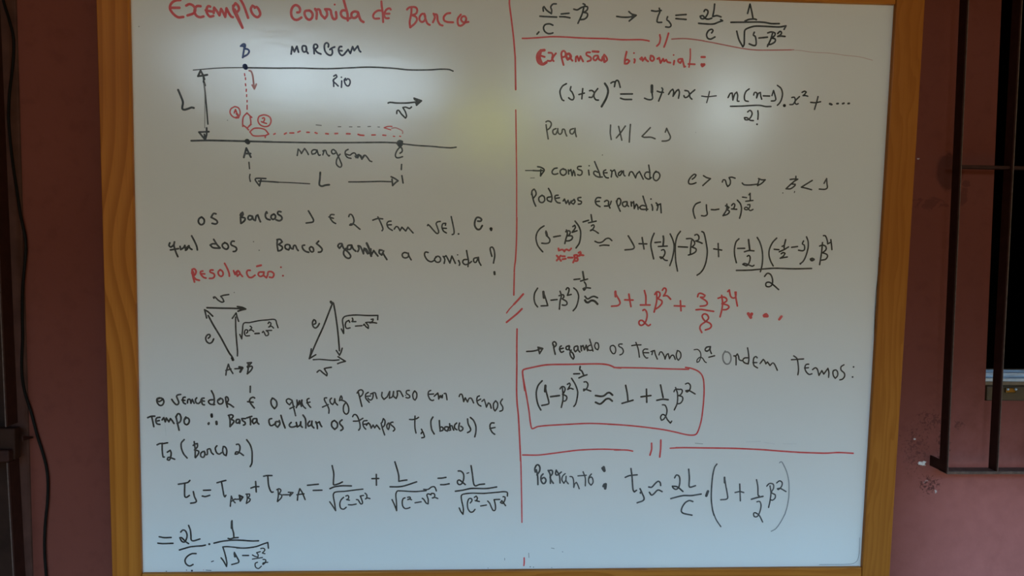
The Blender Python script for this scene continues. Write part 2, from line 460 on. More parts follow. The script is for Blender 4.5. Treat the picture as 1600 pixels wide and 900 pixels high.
# ------------------------------------------------------------------ window grilles of flat iron bars, edge on to the wall
def edge_bar(name, top, bot, parent, depth, w, ext_up=0.0, ext_dn=0.0, edge_on_left=False):
    """upright flat bar: its narrow front edge runs between two points, its flat side goes back towards the wall"""
    top, bot = Vector(top), Vector(bot)
    d = (top - bot).normalized()
    top = top + d * ext_up; bot = bot - d * ext_dn
    s = -w if not edge_on_left else w
    q = []
    for p in (bot, top):
        q.append([(p.x + s, p.y, p.z), (p.x, p.y, p.z), (p.x, p.y + depth, p.z), (p.x + s, p.y + depth, p.z)])
    return bevel_box(name, local(q[0] + q[1], parent), IRON, parent, 0.0006, 1)
def edge_strip(top, bot, parent, w, on_bar, left=False):
    """paler strip along the front edge of a bar"""
    top, bot = Vector(top), Vector(bot)
    s = -w if not left else w
    q = []
    for p in (bot, top):
        q.append([(p.x + s, p.y - 0.0009, p.z), (p.x, p.y - 0.0009, p.z), (p.x, p.y + 0.0002, p.z), (p.x + s, p.y + 0.0002, p.z)])
    m = Matrix.Identity(4)
    o = bevel_box('pale_edge', local(q[0] + q[1], parent), EDGE, on_bar, 0)
    return o
OFF = 0.05
gr = empty('window_grille', wp(1480, 741, OFF))
tag(gr, 'dark brown iron bar grille standing off the wall over the right window', 'window grille')
b1t, b1b = wp(1514, 0, OFF), wp(1481, 738, OFF)
b2t, b2b = wp(1597.5, 0, OFF), wp(1559, 738, OFF)
for (tp, bt) in ((b1t, b1b), (b2t, b2b)):
    d = (tp - bt).normalized()
    b = edge_bar('bar', tp + d * 0.22, bt, gr, 0.021, 0.003)
    edge_strip(tp + d * 0.22, bt, gr, 0.0012, b)
for k in range(1, 6):
    sh = (b2t - b1t) * (k + 0.0)
    d = ((b2t + sh) - (b2b + sh)).normalized()
    b = edge_bar('bar', b2t + sh + d * 0.22, b2b + sh, gr, 0.021, 0.003)
xe = b2b.x + 5 * (b2t.x - b1t.x) + 0.02
p0, p1 = wp(1480, 732, OFF), wp(1480, 741, OFF)
bevel_box('bottom_rail', local(cuboid(b1b.x - 0.002, xe, b1b.y - 0.001, b1b.y + 0.024, p1.z, p1.z + 0.005), gr), EDGE, gr, 0.0008, 1)
c0, c1 = wp(1500, 257, OFF), wp(1500, 262, OFF)
bevel_box('cross_rail', local(cuboid(c0.x, xe, c0.y + 0.004, c0.y + 0.022, c1.z, c0.z), gr), IRON, gr, 0.0008, 1)
tp_z = (b1t + (b1t - b1b).normalized() * 0.2).z
bevel_box('top_rail', local(cuboid(b1t.x, xe, b1t.y, b1t.y + 0.022, tp_z, tp_z + 0.006), gr), IRON, gr, 0.0008, 1)
# short returns that fix the grille to the wall
def bracket(pz, x, w, dx, parent, h, y0):
    q = [(x - w, y0, pz - h), (x, y0, pz - h), (x + dx, YW + 0.01, pz - h), (x + dx - w, YW + 0.01, pz - h)]
    q += [(a, b_, c + 2 * h) for a, b_, c in q]
    return bevel_box('wall_bracket', local(q, parent), IRON, parent, 0.0005, 1)
bracket(p1.z + 0.010, b1b.x + 0.001, 0.003, 0.0, gr, 0.009, b1b.y + 0.001)
bracket(2.2, b1t.x + 0.009, 0.003, 0.0, gr, 0.008, b1b.y + 0.004)

# left edge of the photo: plastered jamb, shutter, grille
jam = struct(empty('window_2', (xlj(1.2), YW, lz0)), 'dark shuttered window at the left edge')
q = []
za, zb = lz0 - 0.05, lz1
for z in (za, zb):
    q.append([(xlj(z) - 0.004, YW - 0.003, z), (xlj(z) + 0.026, YW - 0.003, z), (xlj(z) + 0.026, YW + 0.02, z), (xlj(z) - 0.004, YW + 0.02, z)])
bevel_box('window_jamb', local(q[0] + q[1], jam), TRIM, jam, 0.003)
bevel_box('shutter_panel', local(cuboid(lx0, xlj(1.2) + 0.02, YW + 0.05, YW + 0.075, lz0, lz1), jam), SHUTTER, jam, 0.002)
gl = empty('window_grille', wp(20, 900, OFF))
tag(gl, 'dark iron bar of a window grille at the left edge beside the cable', 'window grille')
l1 = [wp(3, 540, OFF), wp(8.5, 667, OFF)]
l2 = [wp(10.5, 723, OFF), wp(20.5, 900, OFF)]
d = (l1[0] - l1[1]).normalized()
b = edge_bar('bar', l1[0] + d * 0.55, l1[1], gl, 0.030, 0.003, edge_on_left=True); edge_strip(l1[0] + d * 0.55, l1[1], gl, 0.0015, b, True)
d2 = (l2[0] - l2[1]).normalized()
b = edge_bar('bar', l2[0], l2[1] - d2 * 0.25, gl, 0.030, 0.003, edge_on_left=True); edge_strip(l2[0], l2[1] - d2 * 0.25, gl, 0.0015, b, True)
m0, m1, m2, m3 = wp(27, 668, OFF - 0.02), wp(27, 699, OFF - 0.02), wp(14, 722, OFF), wp(27, 722, OFF)
bevel_box('lock_plate', local(cuboid(m0.x - 0.12, m0.x, YW - OFF + 0.012, YW - OFF + 0.03, m3.z, m0.z), gl), SHUTTER, gl, 0.002)
bevel_box('dark_block', local(cuboid(m2.x - 0.10, m2.x, YW - OFF + 0.0, YW - OFF + 0.013, m3.z, m1.z), gl), IRON, gl, 0.002)  # dark block at the lower left of the plate
n0, n1 = wp(34, 685, 0.03), wp(52, 684, 0)
bevel_box('wall_bracket', local([(n0.x, YW - 0.03, n0.z - 0.004), (n0.x + 0.002, YW - 0.03, n0.z - 0.004), (n1.x, YW + 0.005, n1.z - 0.001), (n1.x - 0.002, YW + 0.005, n1.z - 0.001),
                                 (n0.x, YW - 0.03, n0.z + 0.004), (n0.x + 0.002, YW - 0.03, n0.z + 0.004), (n1.x, YW + 0.005, n1.z + 0.001), (n1.x - 0.002, YW + 0.005, n1.z + 0.001)], gl), IRON, gl, 0)
bevel_box('wall_bracket', local(cuboid(m0.x - 0.1, m0.x - 0.09, YW - OFF + 0.03, YW + 0.06, m0.z - 0.02, m0.z - 0.01), gl), IRON, gl, 0)

# loose cable hanging down the wall
cpts = [(-4, -60), (5, 0), (14, 30), (21, 58), (21, 90), (18, 120), (14.5, 150), (13.5, 185), (16, 220), (20, 255), (26, 295), (32, 335), (39, 368), (40.5, 390), (38.5, 415), (35.5, 450), (35, 490), (35.5, 530), (34, 565), (35, 592), (40, 617), (49, 645), (58, 680), (66, 705), (72.5, 730), (75, 755), (74, 785), (71, 815), (69.5, 845), (70, 870), (72.5, 905), (75, 960)]
line = spline(cpts, 6.0)[0]
pts = [wp(x, y, 0.004) for x, y in line]
pts = [pts[0] + Vector((-0.02, 0, 0.3))] + pts + [pts[-1] + Vector((0.01, 0, -0.3)), Vector((pts[-1].x + 0.01, YW - 0.004, 0.02))]
tag(tube('cable', pts, 0.0022, CABLE), 'thin black cable hanging loosely down the red wall at the left', 'cable')

# ------------------------------------------------------------------ the whiteboard
base_l = Vector((0, 0, -BH / 2 - 0.055))
wb = empty('whiteboard', TO_WORLD @ base_l, (LEAN, 0, 0))
tag(wb, 'large pine framed whiteboard covered in handwritten physics notes on the red wall', 'whiteboard')
def bl(vs): return [tuple(Vector(v) - base_l) for v in vs]
FR, BK = -0.008, 0.016
PT = 0.008
pc = [bp(203.7, -27), bp(1396.5, 8.5), bp(1344.3, 884.2), bp(223.4, 894)]       # visible corners of the writing surface
TLc, TRc, BRc, BLc = pc
def solid(q2, y0, y1):
    """q2: four (x, z) corners from bottom left counter-clockwise"""
    lo = [(q2[0][0], y0, q2[0][1]), (q2[1][0], y0, q2[1][1]), (q2[1][0], y1, q2[1][1]), (q2[0][0], y1, q2[0][1])]
    hi = [(q2[3][0], y0, q2[3][1]), (q2[2][0], y0, q2[2][1]), (q2[2][0], y1, q2[2][1]), (q2[3][0], y1, q2[3][1])]
    return lo + hi
panel = bevel_box('panel', bl(solid([(BLc.x - 0.004, BLc.z - 0.004), (BRc.x + 0.003, BRc.z - 0.004), (TRc.x + 0.003, TRc.z + 0.004), (TLc.x - 0.004, TLc.z + 0.004)], 0.0, PT)), BOARD, wb, 0)
panel['label'] = 'white glossy writing surface'
oL0, oL1, oR0, oR1 = bp(175, 900, FR), bp(150, 0, FR), bp(1390.5, 900, FR), bp(1446, 0, FR)
def at_z(a, b, z): return a.x + (b.x - a.x) * (z - a.z) / (b.z - a.z)
zb_, zt_ = -BH / 2 - 0.055, BH / 2 + 0.05
def stile(i0, i1, o0, o1, mat):
    xs = [at_z(i0, i1, zb_), at_z(i0, i1, zt_), at_z(o0, o1, zb_), at_z(o0, o1, zt_)]
    if xs[0] < xs[2]: qq = [(xs[0], zb_), (xs[2], zb_), (xs[3], zt_), (xs[1], zt_)]
    else: qq = [(xs[2], zb_), (xs[0], zb_), (xs[1], zt_), (xs[3], zt_)]
    return bevel_box('frame_stile', bl(solid(qq, FR, BK)), mat, wb, 0.0018)
stile(BLc, TLc, oL0, oL1, PINE[0])
stile(BRc, TRc, oR0, oR1, PINE[1])
g = 0.0006
bevel_box('frame_rail', bl(solid([(BLc.x + g, zb_), (BRc.x - g, zb_), (BRc.x - g, BRc.z), (BLc.x + g, BLc.z)], FR + 0.0008, BK)), PINE[2], wb, 0.0015)
bevel_box('frame_rail', bl(solid([(TLc.x + g, TLc.z), (TRc.x - g, TRc.z), (TRc.x - g, zt_), (TLc.x + g, zt_)], FR + 0.0008, BK)), PINE[3], wb, 0.0015)

# every pen stroke of the notes: @ part, > sub-part, + go on with a part, o origin, w width, c colour, . dot, else a polyline
STROKES = """
@ handwritten_title|red title reading Exemplo corrida de barco|R|3.8
o 255 0
270 2 200 8 140 40 110 90 108 140 140 195 190 245 240 272 315 265
120 122 255 122
360 88 410 65 470 90 503 150 480 205 380 242
585 98 530 95 500 130 490 185 520 245 575 270 630 258
735 105 705 95 685 125 675 170 690 215 730 260 785 250
665 160 700 170 760 180
790 205 797 120 840 175 880 240 905 140 930 180 970 265 990 130 1030 210 1065 260 1090 270
1095 90 1100 160 1175 310 1240 435
1095 110 1130 50 1170 90 1185 150 1150 195
1120 150 1240 430
1200 -20 1260 90 1328 280
1430 110 1395 90 1370 140 1400 220 1470 270 1515 230 1500 160 1460 110 1430 122
o 410 0
545 195 580 190 590 150 570 105 520 80 475 110 450 180 460 260 500 305 550 310 610 275
735 165 670 175 660 220 690 285 735 310 775 280 785 220 760 180 735 165
825 140 850 195 845 295
840 155 890 150 920 230 975 290 1010 240 1005 180 980 145 1060 155 1080 230 1115 300 1155 285 1150 190
. 1130 72 3
1265 -20 1300 110 1330 220 1335 320
1300 165 1250 165 1225 210 1250 265 1310 290 1370 285 1400 265
1490 190 1440 180 1395 210 1400 270 1450 280 1490 240 1495 195 1520 280 1545 325 1580 345
o 570 0
w 3.2
260 25 265 100 280 200 287 345
275 170 210 165 150 205 130 255 150 290 225 290
405 150 385 130 340 150 310 200 305 250 330 285 375 285
330 215 385 215
660 150 690 120 750 110 800 120 820 165 800 215 750 235
730 120 725 220 702 340 710 430
745 240 800 265 815 310 780 370 715 425
930 225 900 215 860 260 855 310 890 345 935 320 945 260 930 215 950 300 980 370 1015 390
1075 215 1095 270 1065 350
1080 225 1125 230 1140 320 1175 385 1215 400
1335 205 1280 215 1235 265 1240 320 1290 345 1380 350
1500 230 1455 290 1452 360 1470 400 1510 400 1560 360 1585 295 1560 255 1520 265 1505 310 1540 350 1620 343
@ river_diagram|dark line sketch of a river between two banks|K|2
o 265 85
w 1.5
370 245 500 235 700 218 900 210 1150 208
w 2.2
1150 208 1400 212 1600 215 1760 216
o 440 60
0 465 300 465 700 475 1100 460 1350 450 1600 458
o 570 70
280 358 450 368 700 393 1000 393 1200 382 1320 388 1380 412
o 265 85
w 3
445 342 485 255 520 320 545 390
445 340 520 332 590 320
532 420 555 485
w 2.2
525 340 540 460 560 640 580 850 600 1090
c G
w 1.2
545 450 553 750 550 1150
c K
o 265 160
w 2.8
580 400 580 500 558 585 460 465 540 462 615 458
545 500 558 590
o 265 85
w 3.2
135 555 180 660 210 750 200 850 230 865 290 850 345 830 380 837
o 265 160
w 2.8
340 600 600 595 900 600 1200 608 1600 618
. 1212 608 7.5
. 1225 622 7
w 3
1160 860 1200 715 1270 855
1180 800 1265 800
>boat_sketch|red boat outlines with dashed routes and circled numbers|R|2.2
o 265 85
w 1.8
1172 300 1176 335
1186 365 1188 395
1186 460 1190 490
1200 545 1198 580
1205 630 1205 660
1212 720 1212 745
1212 795 1212 860
c P
w 2.6
1245 255 1275 265 1300 340 1320 520
1290 480 1325 540 1355 465
c R
o 265 160
w 2.2
1020 65 960 100 945 160 985 220 1045 240 1095 200 1100 140 1075 85 1020 65
1010 165 1030 110 1050 165
1015 140 1045 140
w 3.5
1050 175 1080 220
1040 238 1075 235
w 2.2
1145 375 1142 300 1155 225 1210 165 1250 205 1285 235
1258 225 1268 340 1215 400
1275 345 1240 370
1145 355 1190 385 1235 430
1465 195 1400 220 1380 280 1410 345 1480 378 1550 365 1585 300 1570 235 1510 200 1465 195
1450 250 1475 240 1485 265 1460 310 1435 302 1480 320 1515 330
1255 460 1325 405 1480 420 1550 495 1500 520 1495 550
1255 460 1310 520 1495 520
>place_mark|blue letter B and blue dot on the far bank|B|2.8
o 255 0
1212 722 1245 692 1275 690 1284 715 1268 762
1270 705 1264 770 1255 830 1243 900
1225 718 1262 728
1270 765 1320 770 1345 800 1320 850 1245 892
o 265 85
. 1178 185 7.5
. 1190 205 7
>handwritten_caption|navy word Margem above the far bank|N|2.8
o 440 60
150 245 165 130 200 210 240 125 265 215
375 120 330 120 325 180 350 215 390 190 385 130 390 200 415 235
505 120 510 240
500 150 510 100 545 95 565 130 530 165 515 165 560 220 615 245
730 135 735 95 710 70 680 85 668 130 680 200 720 250 770 265 795 230 790 180
755 175 790 150 830 135
940 130 910 130 890 180 910 240 945 268 985 245
895 190 945 195
985 240 1040 175 1075 235 1110 130 1135 190 1190 120 1215 190 1235 210
>handwritten_caption|navy word Rio between the two banks|N|2.4
o 440 60
812 640 815 750
815 590 850 570 865 600 805 660 850 710 885 745
. 935 607 2.4
940 665 935 765
1000 625 980 650 1000 720 1040 745 1070 700 1065 650 1030 630 1010 655 985 640
+ boat_sketch
c R
o 410 180
w 2.4
180 298 200 288
345 295 375 278
430 278 490 278
555 265 590 250
695 268 730 268
825 272 855 285
990 288 1030 293
1135 288 1175 286
1315 290 1370 292
1495 300 1530 312 1585 316
c G
w 1.6
840 152 920 160
1185 180 1225 180
1360 182 1400 183
1488 182 1525 182
o 560 140
150 578 190 576
305 584 330 586
c P
w 1.8
520 605 580 597 640 620 690 650 690 685
c R
525 575 460 577 403 597 450 612 505 628
w 2.2
210 710 265 708
382 712 428 716
w 1.8
545 728 568 732
645 728 660 732
+ river_diagram
c K
o 410 180
w 2.4
0 415 300 422 900 430 1500 428 1900 425 2100 432
o 560 140
w 2.2
600 846 700 850 900 872 1150 888 1300 902 1430 910 1490 906 1528 900
w 4
680 815 640 805 618 830 625 860 650 890 672 865 682 840 655 830 640 850
w 2.6
465 210 490 200 600 210 750 210 870 198 985 178
870 135 985 175 908 245
w 3.5
880 150 920 180 900 210 950 190 910 235
w 2.4
600 375 605 330 630 325 670 380 735 445 752 420 735 350 695 280 740 275 800 295 830 272
o 560 220
w 2.4
650 195 685 165 675 110 645 105 600 160 578 220 590 260 635 265 690 248
675 370 670 450
680 545 698 660
w 2.2
-150 643 0 643 350 635 530 640
w 2.6
512 562 570 590 620 625 580 655 535 700 525 600
o 360 220
w 2.2
290 335 300 435
308 525 300 570 312 635
w 2.4
555 590 400 588 388 610 455 705 480 600
440 630 520 632 750 648
w 1.8
750 648 950 655 1240 672
w 3
1405 495 1398 600 1392 690 1430 710 1480 695 1545 687
o 410 180
w 2.3
545 630 560 530 590 560 610 600 660 520 690 560 720 615
845 545 800 540 768 570 780 610 830 595 855 545 870 600 885 628 905 622
945 620 965 555
945 560 985 548 1005 600 1040 640 1050 630
1140 560 1110 535 1080 560 1100 605 1150 585 1145 560 1180 630 1220 720 1240 785 1215 815 1160 770 1160 700 1190 640 1215 610
1340 535 1300 560 1295 610 1330 660 1385 675
1300 605 1370 625 1400 600 1440 590 1470 630 1490 668 1510 620 1540 635 1555 690 1590 640
o 560 220
-50 240 -35 265 -15 225 10 215 35 250 55 290 80 235 105 225 140 260 180 315 210 325
@ handwritten_line|line beginning os barcos 1 e 2 tem vel. c|K|2.9
o 255 325
600 140 560 170 552 220 590 262 635 240 640 180 600 140
825 92 790 85 750 145 830 190 850 225 820 250 765 240
1215 85 1210 160 1215 240
1205 110 1240 68 1250 100 1220 145 1280 160 1270 200 1220 240
1390 130 1345 120 1325 160 1350 185 1385 170 1395 130 1410 180 1440 195 1455 125 1480 110 1500 170 1520 215
o 415 320
25 130 15 110 0 140 0 190 30 225 70 235
130 145 95 165 85 200 115 230 150 210 155 170 130 145
240 110 200 105 190 140 250 185 255 225 215 250 165 235
w 2.6
670 95 720 180 750 240 740 268 690 278 635 285
w 2.4
1070 155 1020 155 1005 195 1050 265 1095 293
990 190 1060 212
1300 185 1315 150 1345 155 1375 210 1380 265 1350 315 1315 318 1330 300 1380 305 1430 345 1475 382
o 570 315
125 290 200 265 280 270
205 240 240 310 270 380 285 430 270 455
410 305 370 310 345 345 370 410 430 450
355 365 415 362
460 430 490 390 515 395 550 455 580 400 640 460 675 400 710 440 755 490
980 375 990 358 1020 385 1080 455 1130 500 1155 480 1130 390 1115 345 1135 318 1180 310
1260 370 1265 340 1220 345 1205 400 1230 460 1275 490
1210 415 1275 418
1350 235 1375 350 1395 460 1390 505 1365 515
. 1465 505 3
o 650 340
w 3
965 55 1010 55 1025 30 990 0 950 0 920 60 920 130 960 185 1000 180 1035 125
. 1172 175 5
. 1175 195 3.5
@ handwritten_line|line asking qual dos barcos ganha a corrida|K|2.8
o 255 325
105 545 92 585 120 610 165 575 178 530 170 590 200 690 230 760
115 655 240 635
265 600 275 650 320 620 340 585 350 640 390 600 405 590 370 650 350 660
400 590 420 630 450 648
445 435 490 520 525 600 535 655
790 490 840 570 890 625
820 560 770 560 735 580 780 620 880 628
960 545 925 570 935 615 990 645 1020 610 1000 560 960 540
1110 520 1075 520 1060 570 1130 610 1150 640 1130 675 1095 680
o 415 320
185 545 180 620 195 720
178 545 230 540 260 580 205 620 265 665 240 710 200 720
350 620 310 630 310 680 360 705 385 650 370 625 400 680 430 690 440 640 465 635 490 690 510 715
610 630 575 640 585 690 630 730 675 742
710 655 685 680 715 735 750 725 740 670 710 655
830 568 795 605 860 660 885 700 865 735 825 740
1195 615 1160 605 1130 645 1155 680 1200 620
1190 605 1220 680 1290 740 1330 800 1310 835 1260 825 1220 770 1225 720 1260 680
1330 630 1285 640 1280 700 1330 690 1345 630 1370 690 1410 725
1445 640 1460 690 1440 730
1445 640 1480 650 1530 765 1540 690 1570 690 1610 760
o 570 315
-10 730 45 815
w 3.6
30 650 70 740 100 850
w 2.8
95 740 95 850 140 765 165 800 205 850
270 760 230 755 225 800 265 835 295 770 285 800 310 850 345 905
w 2.5
660 805 620 795 585 825 600 870 640 880 680 860 680 805 690 850 725 910
o 650 340
190 545 145 540 135 590 180 665 240 690 290 665
330 605 290 650 320 695 370 690 385 645 355 605 310 612
425 605 450 650 440 715
435 620 470 595 495 640 530 710 560 600 585 650 615 715
. 650 582 2.2
665 670 685 720 675 745
790 515 805 600 820 680 812 765
800 655 745 660 730 700 770 735 830 715 868 685
960 625 905 640 905 690 935 700 975 620 985 690 1015 745
1185 605 1165 530 1160 475 1190 460 1220 510 1230 600 1210 710
w 3.5
1225 850 1228 885
@ handwritten_heading|red heading reading Resolução|R|3
o 290 385
105 360 110 440 140 555
100 420 110 360 140 352 165 390 150 440 125 465 165 515 215 530
w 3.6
120 400 125 480
w 2.8
270 385 235 395 240 435 285 485 320 495
240 425 300 430
430 370 390 370 385 400 440 425 455 460 430 495 375 500
540 365 510 400 520 445 555 470 585 445 580 395 545 365
610 265 650 340 680 420 685 465
750 380 770 430 775 440 790 400 820 380 800 420 810 465 850 420 835 390 855 430 890 470
1010 375 970 375 955 415 990 480 1035 485 1085 450
1215 400 1150 405 1135 440 1165 470 1215 450 1225 400 1220 450 1265 490 1285 440 1290 400 1340 395 1380 430 1360 485 1310 480
w 3.2
1115 310 1180 295
. 1490 325 2.8
. 1522 458 3
@ vector_triangle|black velocity triangle marked A to B|K|2.4
o 305 445
295 210 285 195 310 190 360 240 420 272 450 260 430 215 400 180 440 165 525 152
w 2.8
185 358 400 365 600 368 785 378
660 340 740 355 790 378 720 395 670 412
w 2.6
180 518 148 390 200 420 275 490
w 2.8
205 480 280 620 400 820 530 1060 575 1120
w 2.4
580 525 640 440 655 500 680 570
632 505 635 700 650 900 662 1040 660 1110
w 2.2
698 775 728 845 740 720 760 602 850 590 1000 560 1130 548 1250 545 1275 610 1295 670
800 755 820 740 815 705 785 705 770 755 790 795 850 795
860 645 885 670 855 705 845 715 885 705 915 728
w 2.8
935 762 1000 758
w 2.2
1050 745 1065 725 1085 755 1105 795 1145 780 1140 740 1110 715 1195 712
1140 605 1155 580 1185 600 1170 645 1150 660 1190 645 1225 675
o 305 505
w 2.6
205 235 235 205 225 175 190 185 165 230 180 285 225 315 265 295 290 245
. 580 545 4.5
. 590 570 4.5
w 2.4
480 810 490 740 520 640 545 710 590 785
480 738 560 715
620 712 745 705
w 3.6
690 685 740 695 705 760
w 2.6
815 620 880 615 850 650 815 680
830 625 830 700 818 790
820 690 880 670 895 690 870 740 815 790
@ vector_triangle|black velocity triangle with its apex at the top|K|2.4
o 460 455
w 4
570 165 585 185 600 185
w 2.6
595 190 540 330 450 560 350 780 235 1050
612 190 640 340 680 640 705 930
w 2.6
310 515 335 500 330 460 305 445 285 480 290 540 325 575 365 550 390 505
w 2.4
735 590 770 660 768 570 752 450 780 400 850 380 970 372 1150 380 1305 378 1302 445
865 485 850 455 810 480 795 530 815 580 870 572
905 420 915 450 900 475 960 475
955 545 1055 538
1080 530 1090 515 1120 555 1155 580 1155 540 1115 490 1150 485 1190 485
1200 440 1230 435 1225 465 1180 495 1230 490 1285 498
o 460 505
265 400 250 490 232 555 280 525 335 492
655 425 705 500 730 450 748 390
w 2.2
295 570 400 565 600 580 700 572
w 2.4
682 522 740 560 798 595 730 612 675 632
w 2.5
355 765 395 735 440 770 505 820 512 790 490 750 468 710 500 700 578 688
@ handwritten_line|line beginning o vencedor é o que faz percurso|K|2.7
o 225 595
245 265 205 280 205 330 240 380 285 380 312 330 300 290 265 268 210 285
205 300 235 325 300 285
435 290 470 340 515 375 545 345 520 270 510 240 530 220 575 212
645 255 615 260 605 300 620 345 650 360
595 300 640 305
680 345 690 290 720 290 735 350 755 290 770 320 785 350
825 265 805 290 815 340 850 355 880 330 910 300 905 340 920 370 945 375
940 270 905 275 890 310 945 318
1055 155 1090 230 1100 310 1090 375
1085 295 1030 300 1008 325 1040 365 1105 370
1195 270 1155 300 1155 340 1190 365 1230 345 1235 300 1205 275 1170 300
1275 260 1285 340 1305 410
1285 250 1305 255 1320 300 1300 345 1345 370 1400 410
o 375 595
162 85 160 178
230 268 205 255 165 275 150 315 180 370 225 425
120 325 205 335
510 270 485 310 495 380 540 435 575 390 570 320 530 280 505 270
w 2.4
815 305 760 280 725 300 735 340 775 375 815 320 815 305 840 420 870 545
780 435 850 400
890 300 895 370 880 420
885 410 930 310 960 400 970 300 960 310 985 390 1025 430
895 340 915 375 945 340
1080 275 1050 290 1055 340 1075 380 1105 415
1045 345 1095 332
1355 265 1320 270 1325 310 1370 390 1392 450 1388 505
1290 410 1380 370
1430 270 1405 300 1420 350 1450 370 1475 330 1480 280 1490 340 1525 378
o 520 595
105 310 120 250 130 235 145 260 140 300 110 300 165 310 210 340 245 410 245 490 210 522 170 480 170 390 200 345
380 190 410 150 450 140 475 170 460 220 425 250
400 180 425 280 455 400
555 180 515 210 515 270 570 335
515 245 590 235
590 205 630 195 630 240 615 285 590 300 565 290 550 270
615 195 660 185 675 230 690 275
770 180 765 240 800 290 850 250
850 250 890 165 885 270 930 250 950 165 950 240 990 275 1010 220 1005 160 1050 160 1075 200 1098 245
. 1140 225 2
1195 150 1155 155 1150 195 1195 225 1205 255 1170 268 1145 260
1275 160 1250 210 1260 280 1285 300 1310 260 1310 190 1280 158
o 640 600
330 100 300 115 290 170 320 240 355 258 375 250
295 160 375 155
385 190 440 140 450 180 455 235 480 180 490 210 515 170 510 215
540 150 565 145 585 245
775 195 790 160 815 160 830 200 845 275 870 215 905 280 930 225 960 220 980 250 1000 295
1090 185 1060 200 1050 260 1075 320 1115 345
1055 265 1110 235
1130 270 1165 240 1185 300 1200 360 1230 295 1255 310 1275 378
1340 265 1310 310 1315 390 1335 420 1370 370 1375 300 1345 262
1450 235 1420 290 1455 360 1450 410 1410 425
@ handwritten_line|line beginning tempo, therefore basta calcular os tempos|K|2.8
o 225 595
60 575 110 555 170 552
122 560 140 640 155 715
250 570 200 580 185 620 205 670 250 680
190 630 240 620
285 610 310 575 335 640 350 580 390 640 415 590 440 620 470 665
500 555 520 640 550 770
500 570 530 515 560 520 580 580 565 640 520 665
655 565 630 610 635 665 670 685 705 650 705 600 670 575 640 600
. 1058 540 4.2
. 1010 668 4
1008 680 1015 655
w 4
1058 525 1060 560
1132 640 1135 675
w 2.8
1330 545 1345 620 1345 715
1320 540 1370 530 1395 550 1360 600 1405 625 1400 650 1350 710
1490 605 1450 605 1440 650 1470 660 1500 620 1495 665
1585 590 1530 590 1540 620 1580 650 1580 680 1555 692
o 375 595
105 580 185 555
155 560 165 620 165 685
260 590 210 595 195 640 215 670 255 640 265 600 270 650 295 675
495 590 460 600 455 650 480 700 520 690 560 660
610 640 560 640 555 690 590 725 625 670 615 620
640 540 670 640 705 735
800 650 770 690 790 720 840 720 880 705
880 650 895 720 940 690 950 640 950 700 975 725
985 535 1020 590 1030 680 1028 735
1090 630 1060 670 1070 710 1110 690 1125 630 1125 700 1155 735
1185 640 1205 690 1210 745
1190 660 1225 650 1240 640 1260 690 1278 715
1470 620 1435 650 1435 710 1480 758 1520 720 1520 660 1475 618
1595 610 1560 640 1560 670 1600 715 1610 750 1575 775
o 520 595
w 2.4
310 560 335 525 370 535 400 590 425 680 425 740 405 770
322 630 400 625 470 585
535 620 480 630 470 670 485 720 515 755
480 680 535 672
525 695 555 655 580 680 600 740 630 690 655 735 685 690 710 720 735 755
755 660 775 740 810 845
770 650 790 590 815 620 810 690 785 720
870 660 845 690 850 740 870 760 885 710 880 660
940 645 910 650 905 680 950 720 970 755 945 785
1200 603 1250 605 1310 590 1340 570
1285 550 1282 650 1285 740 1300 815
1385 755 1400 790 1380 825
1385 810 1410 800 1430 860 1430 880 1390 890
o 640 600
w 2.6
365 515 335 570 335 650 350 720 385 780
465 570 470 660 480 735
475 735 520 720 520 680 490 670 475 690
595 670 555 670 550 715 590 735 615 670 600 720 620 725
625 620 640 720
630 660 660 650 675 690 690 720
735 610 705 640 705 690 740 715
780 610 770 660 770 710 795 735 830 710 830 680 800 660
905 545 915 620 955 710 940 740 905 758
950 522 1000 570 1035 660 1035 750 1018 825
1320 608 1275 610 1255 650 1265 710 1295 760 1330 785
1255 695 1335 678
@ handwritten_line|short line reading T2 (barco 2)|K|2.6
o 235 660
105 350 150 330 200 330 270 318
185 325 185 430 200 540 218 540
265 465 310 435 325 470 320 530 295 590 265 580 280 545 330 555 380 575
530 268 485 320 485 400 520 490 575 555
670 360 690 340 735 330 735 380 690 430 755 450 750 490 705 550
685 300 700 420 700 545
820 455 790 480 790 530 830 545 855 480 840 450 860 500 890 500 890 425
890 425 930 410 955 470 985 498
1040 365 1015 400 1035 470 1075 495 1115 470
1140 375 1130 440 1150 500 1185 518 1195 450 1180 395 1155 375
1345 345 1380 340 1400 380 1395 440 1365 490 1325 495 1340 460 1400 475 1455 515
1505 270 1560 350 1588 450 1590 560 1585 640 1560 690
@ handwritten_formula|formula adding the times A to B and B to A|K|2.6
o 270 725
88 315 180 300 240 285 268 255
188 310 185 420 190 510 215 520 260 490
322 430 340 510 370 580 350 600 280 612
480 410 590 406
462 500 510 508 578 488
692 292 770 270 830 255
762 280 785 410 800 490 815 512 830 488
w 2.2
900 660 905 590 915 500 945 570 975 605
905 590 975 545
985 550 1040 548
w 3
1040 490 1095 515 1055 575 1045 500
w 2.2
1145 470 1200 468 1200 500 1165 530 1210 545 1200 580 1150 615
1160 480 1165 540 1150 610
w 2.6
1222 375 1280 355 1345 352
1295 272 1305 435
1420 190 1470 180 1550 180
1485 185 1495 310 1515 390 1545 440 1568 435
o 390 720
w 2.2
425 450 460 435 490 455 480 490 450 520 500 530 500 570 440 635
445 450 450 540 435 635
520 530 640 530
605 490 680 495 630 550 640 500
w 2.4
748 615 755 540 785 435 820 490 868 605
740 530 850 515
w 2.6
905 382 1075 365
995 462 1130 458
1290 75 1315 200 1310 370 1330 375 1400 355 1450 330
1255 435 1330 405 1450 390 1590 392
o 500 715
w 2.3
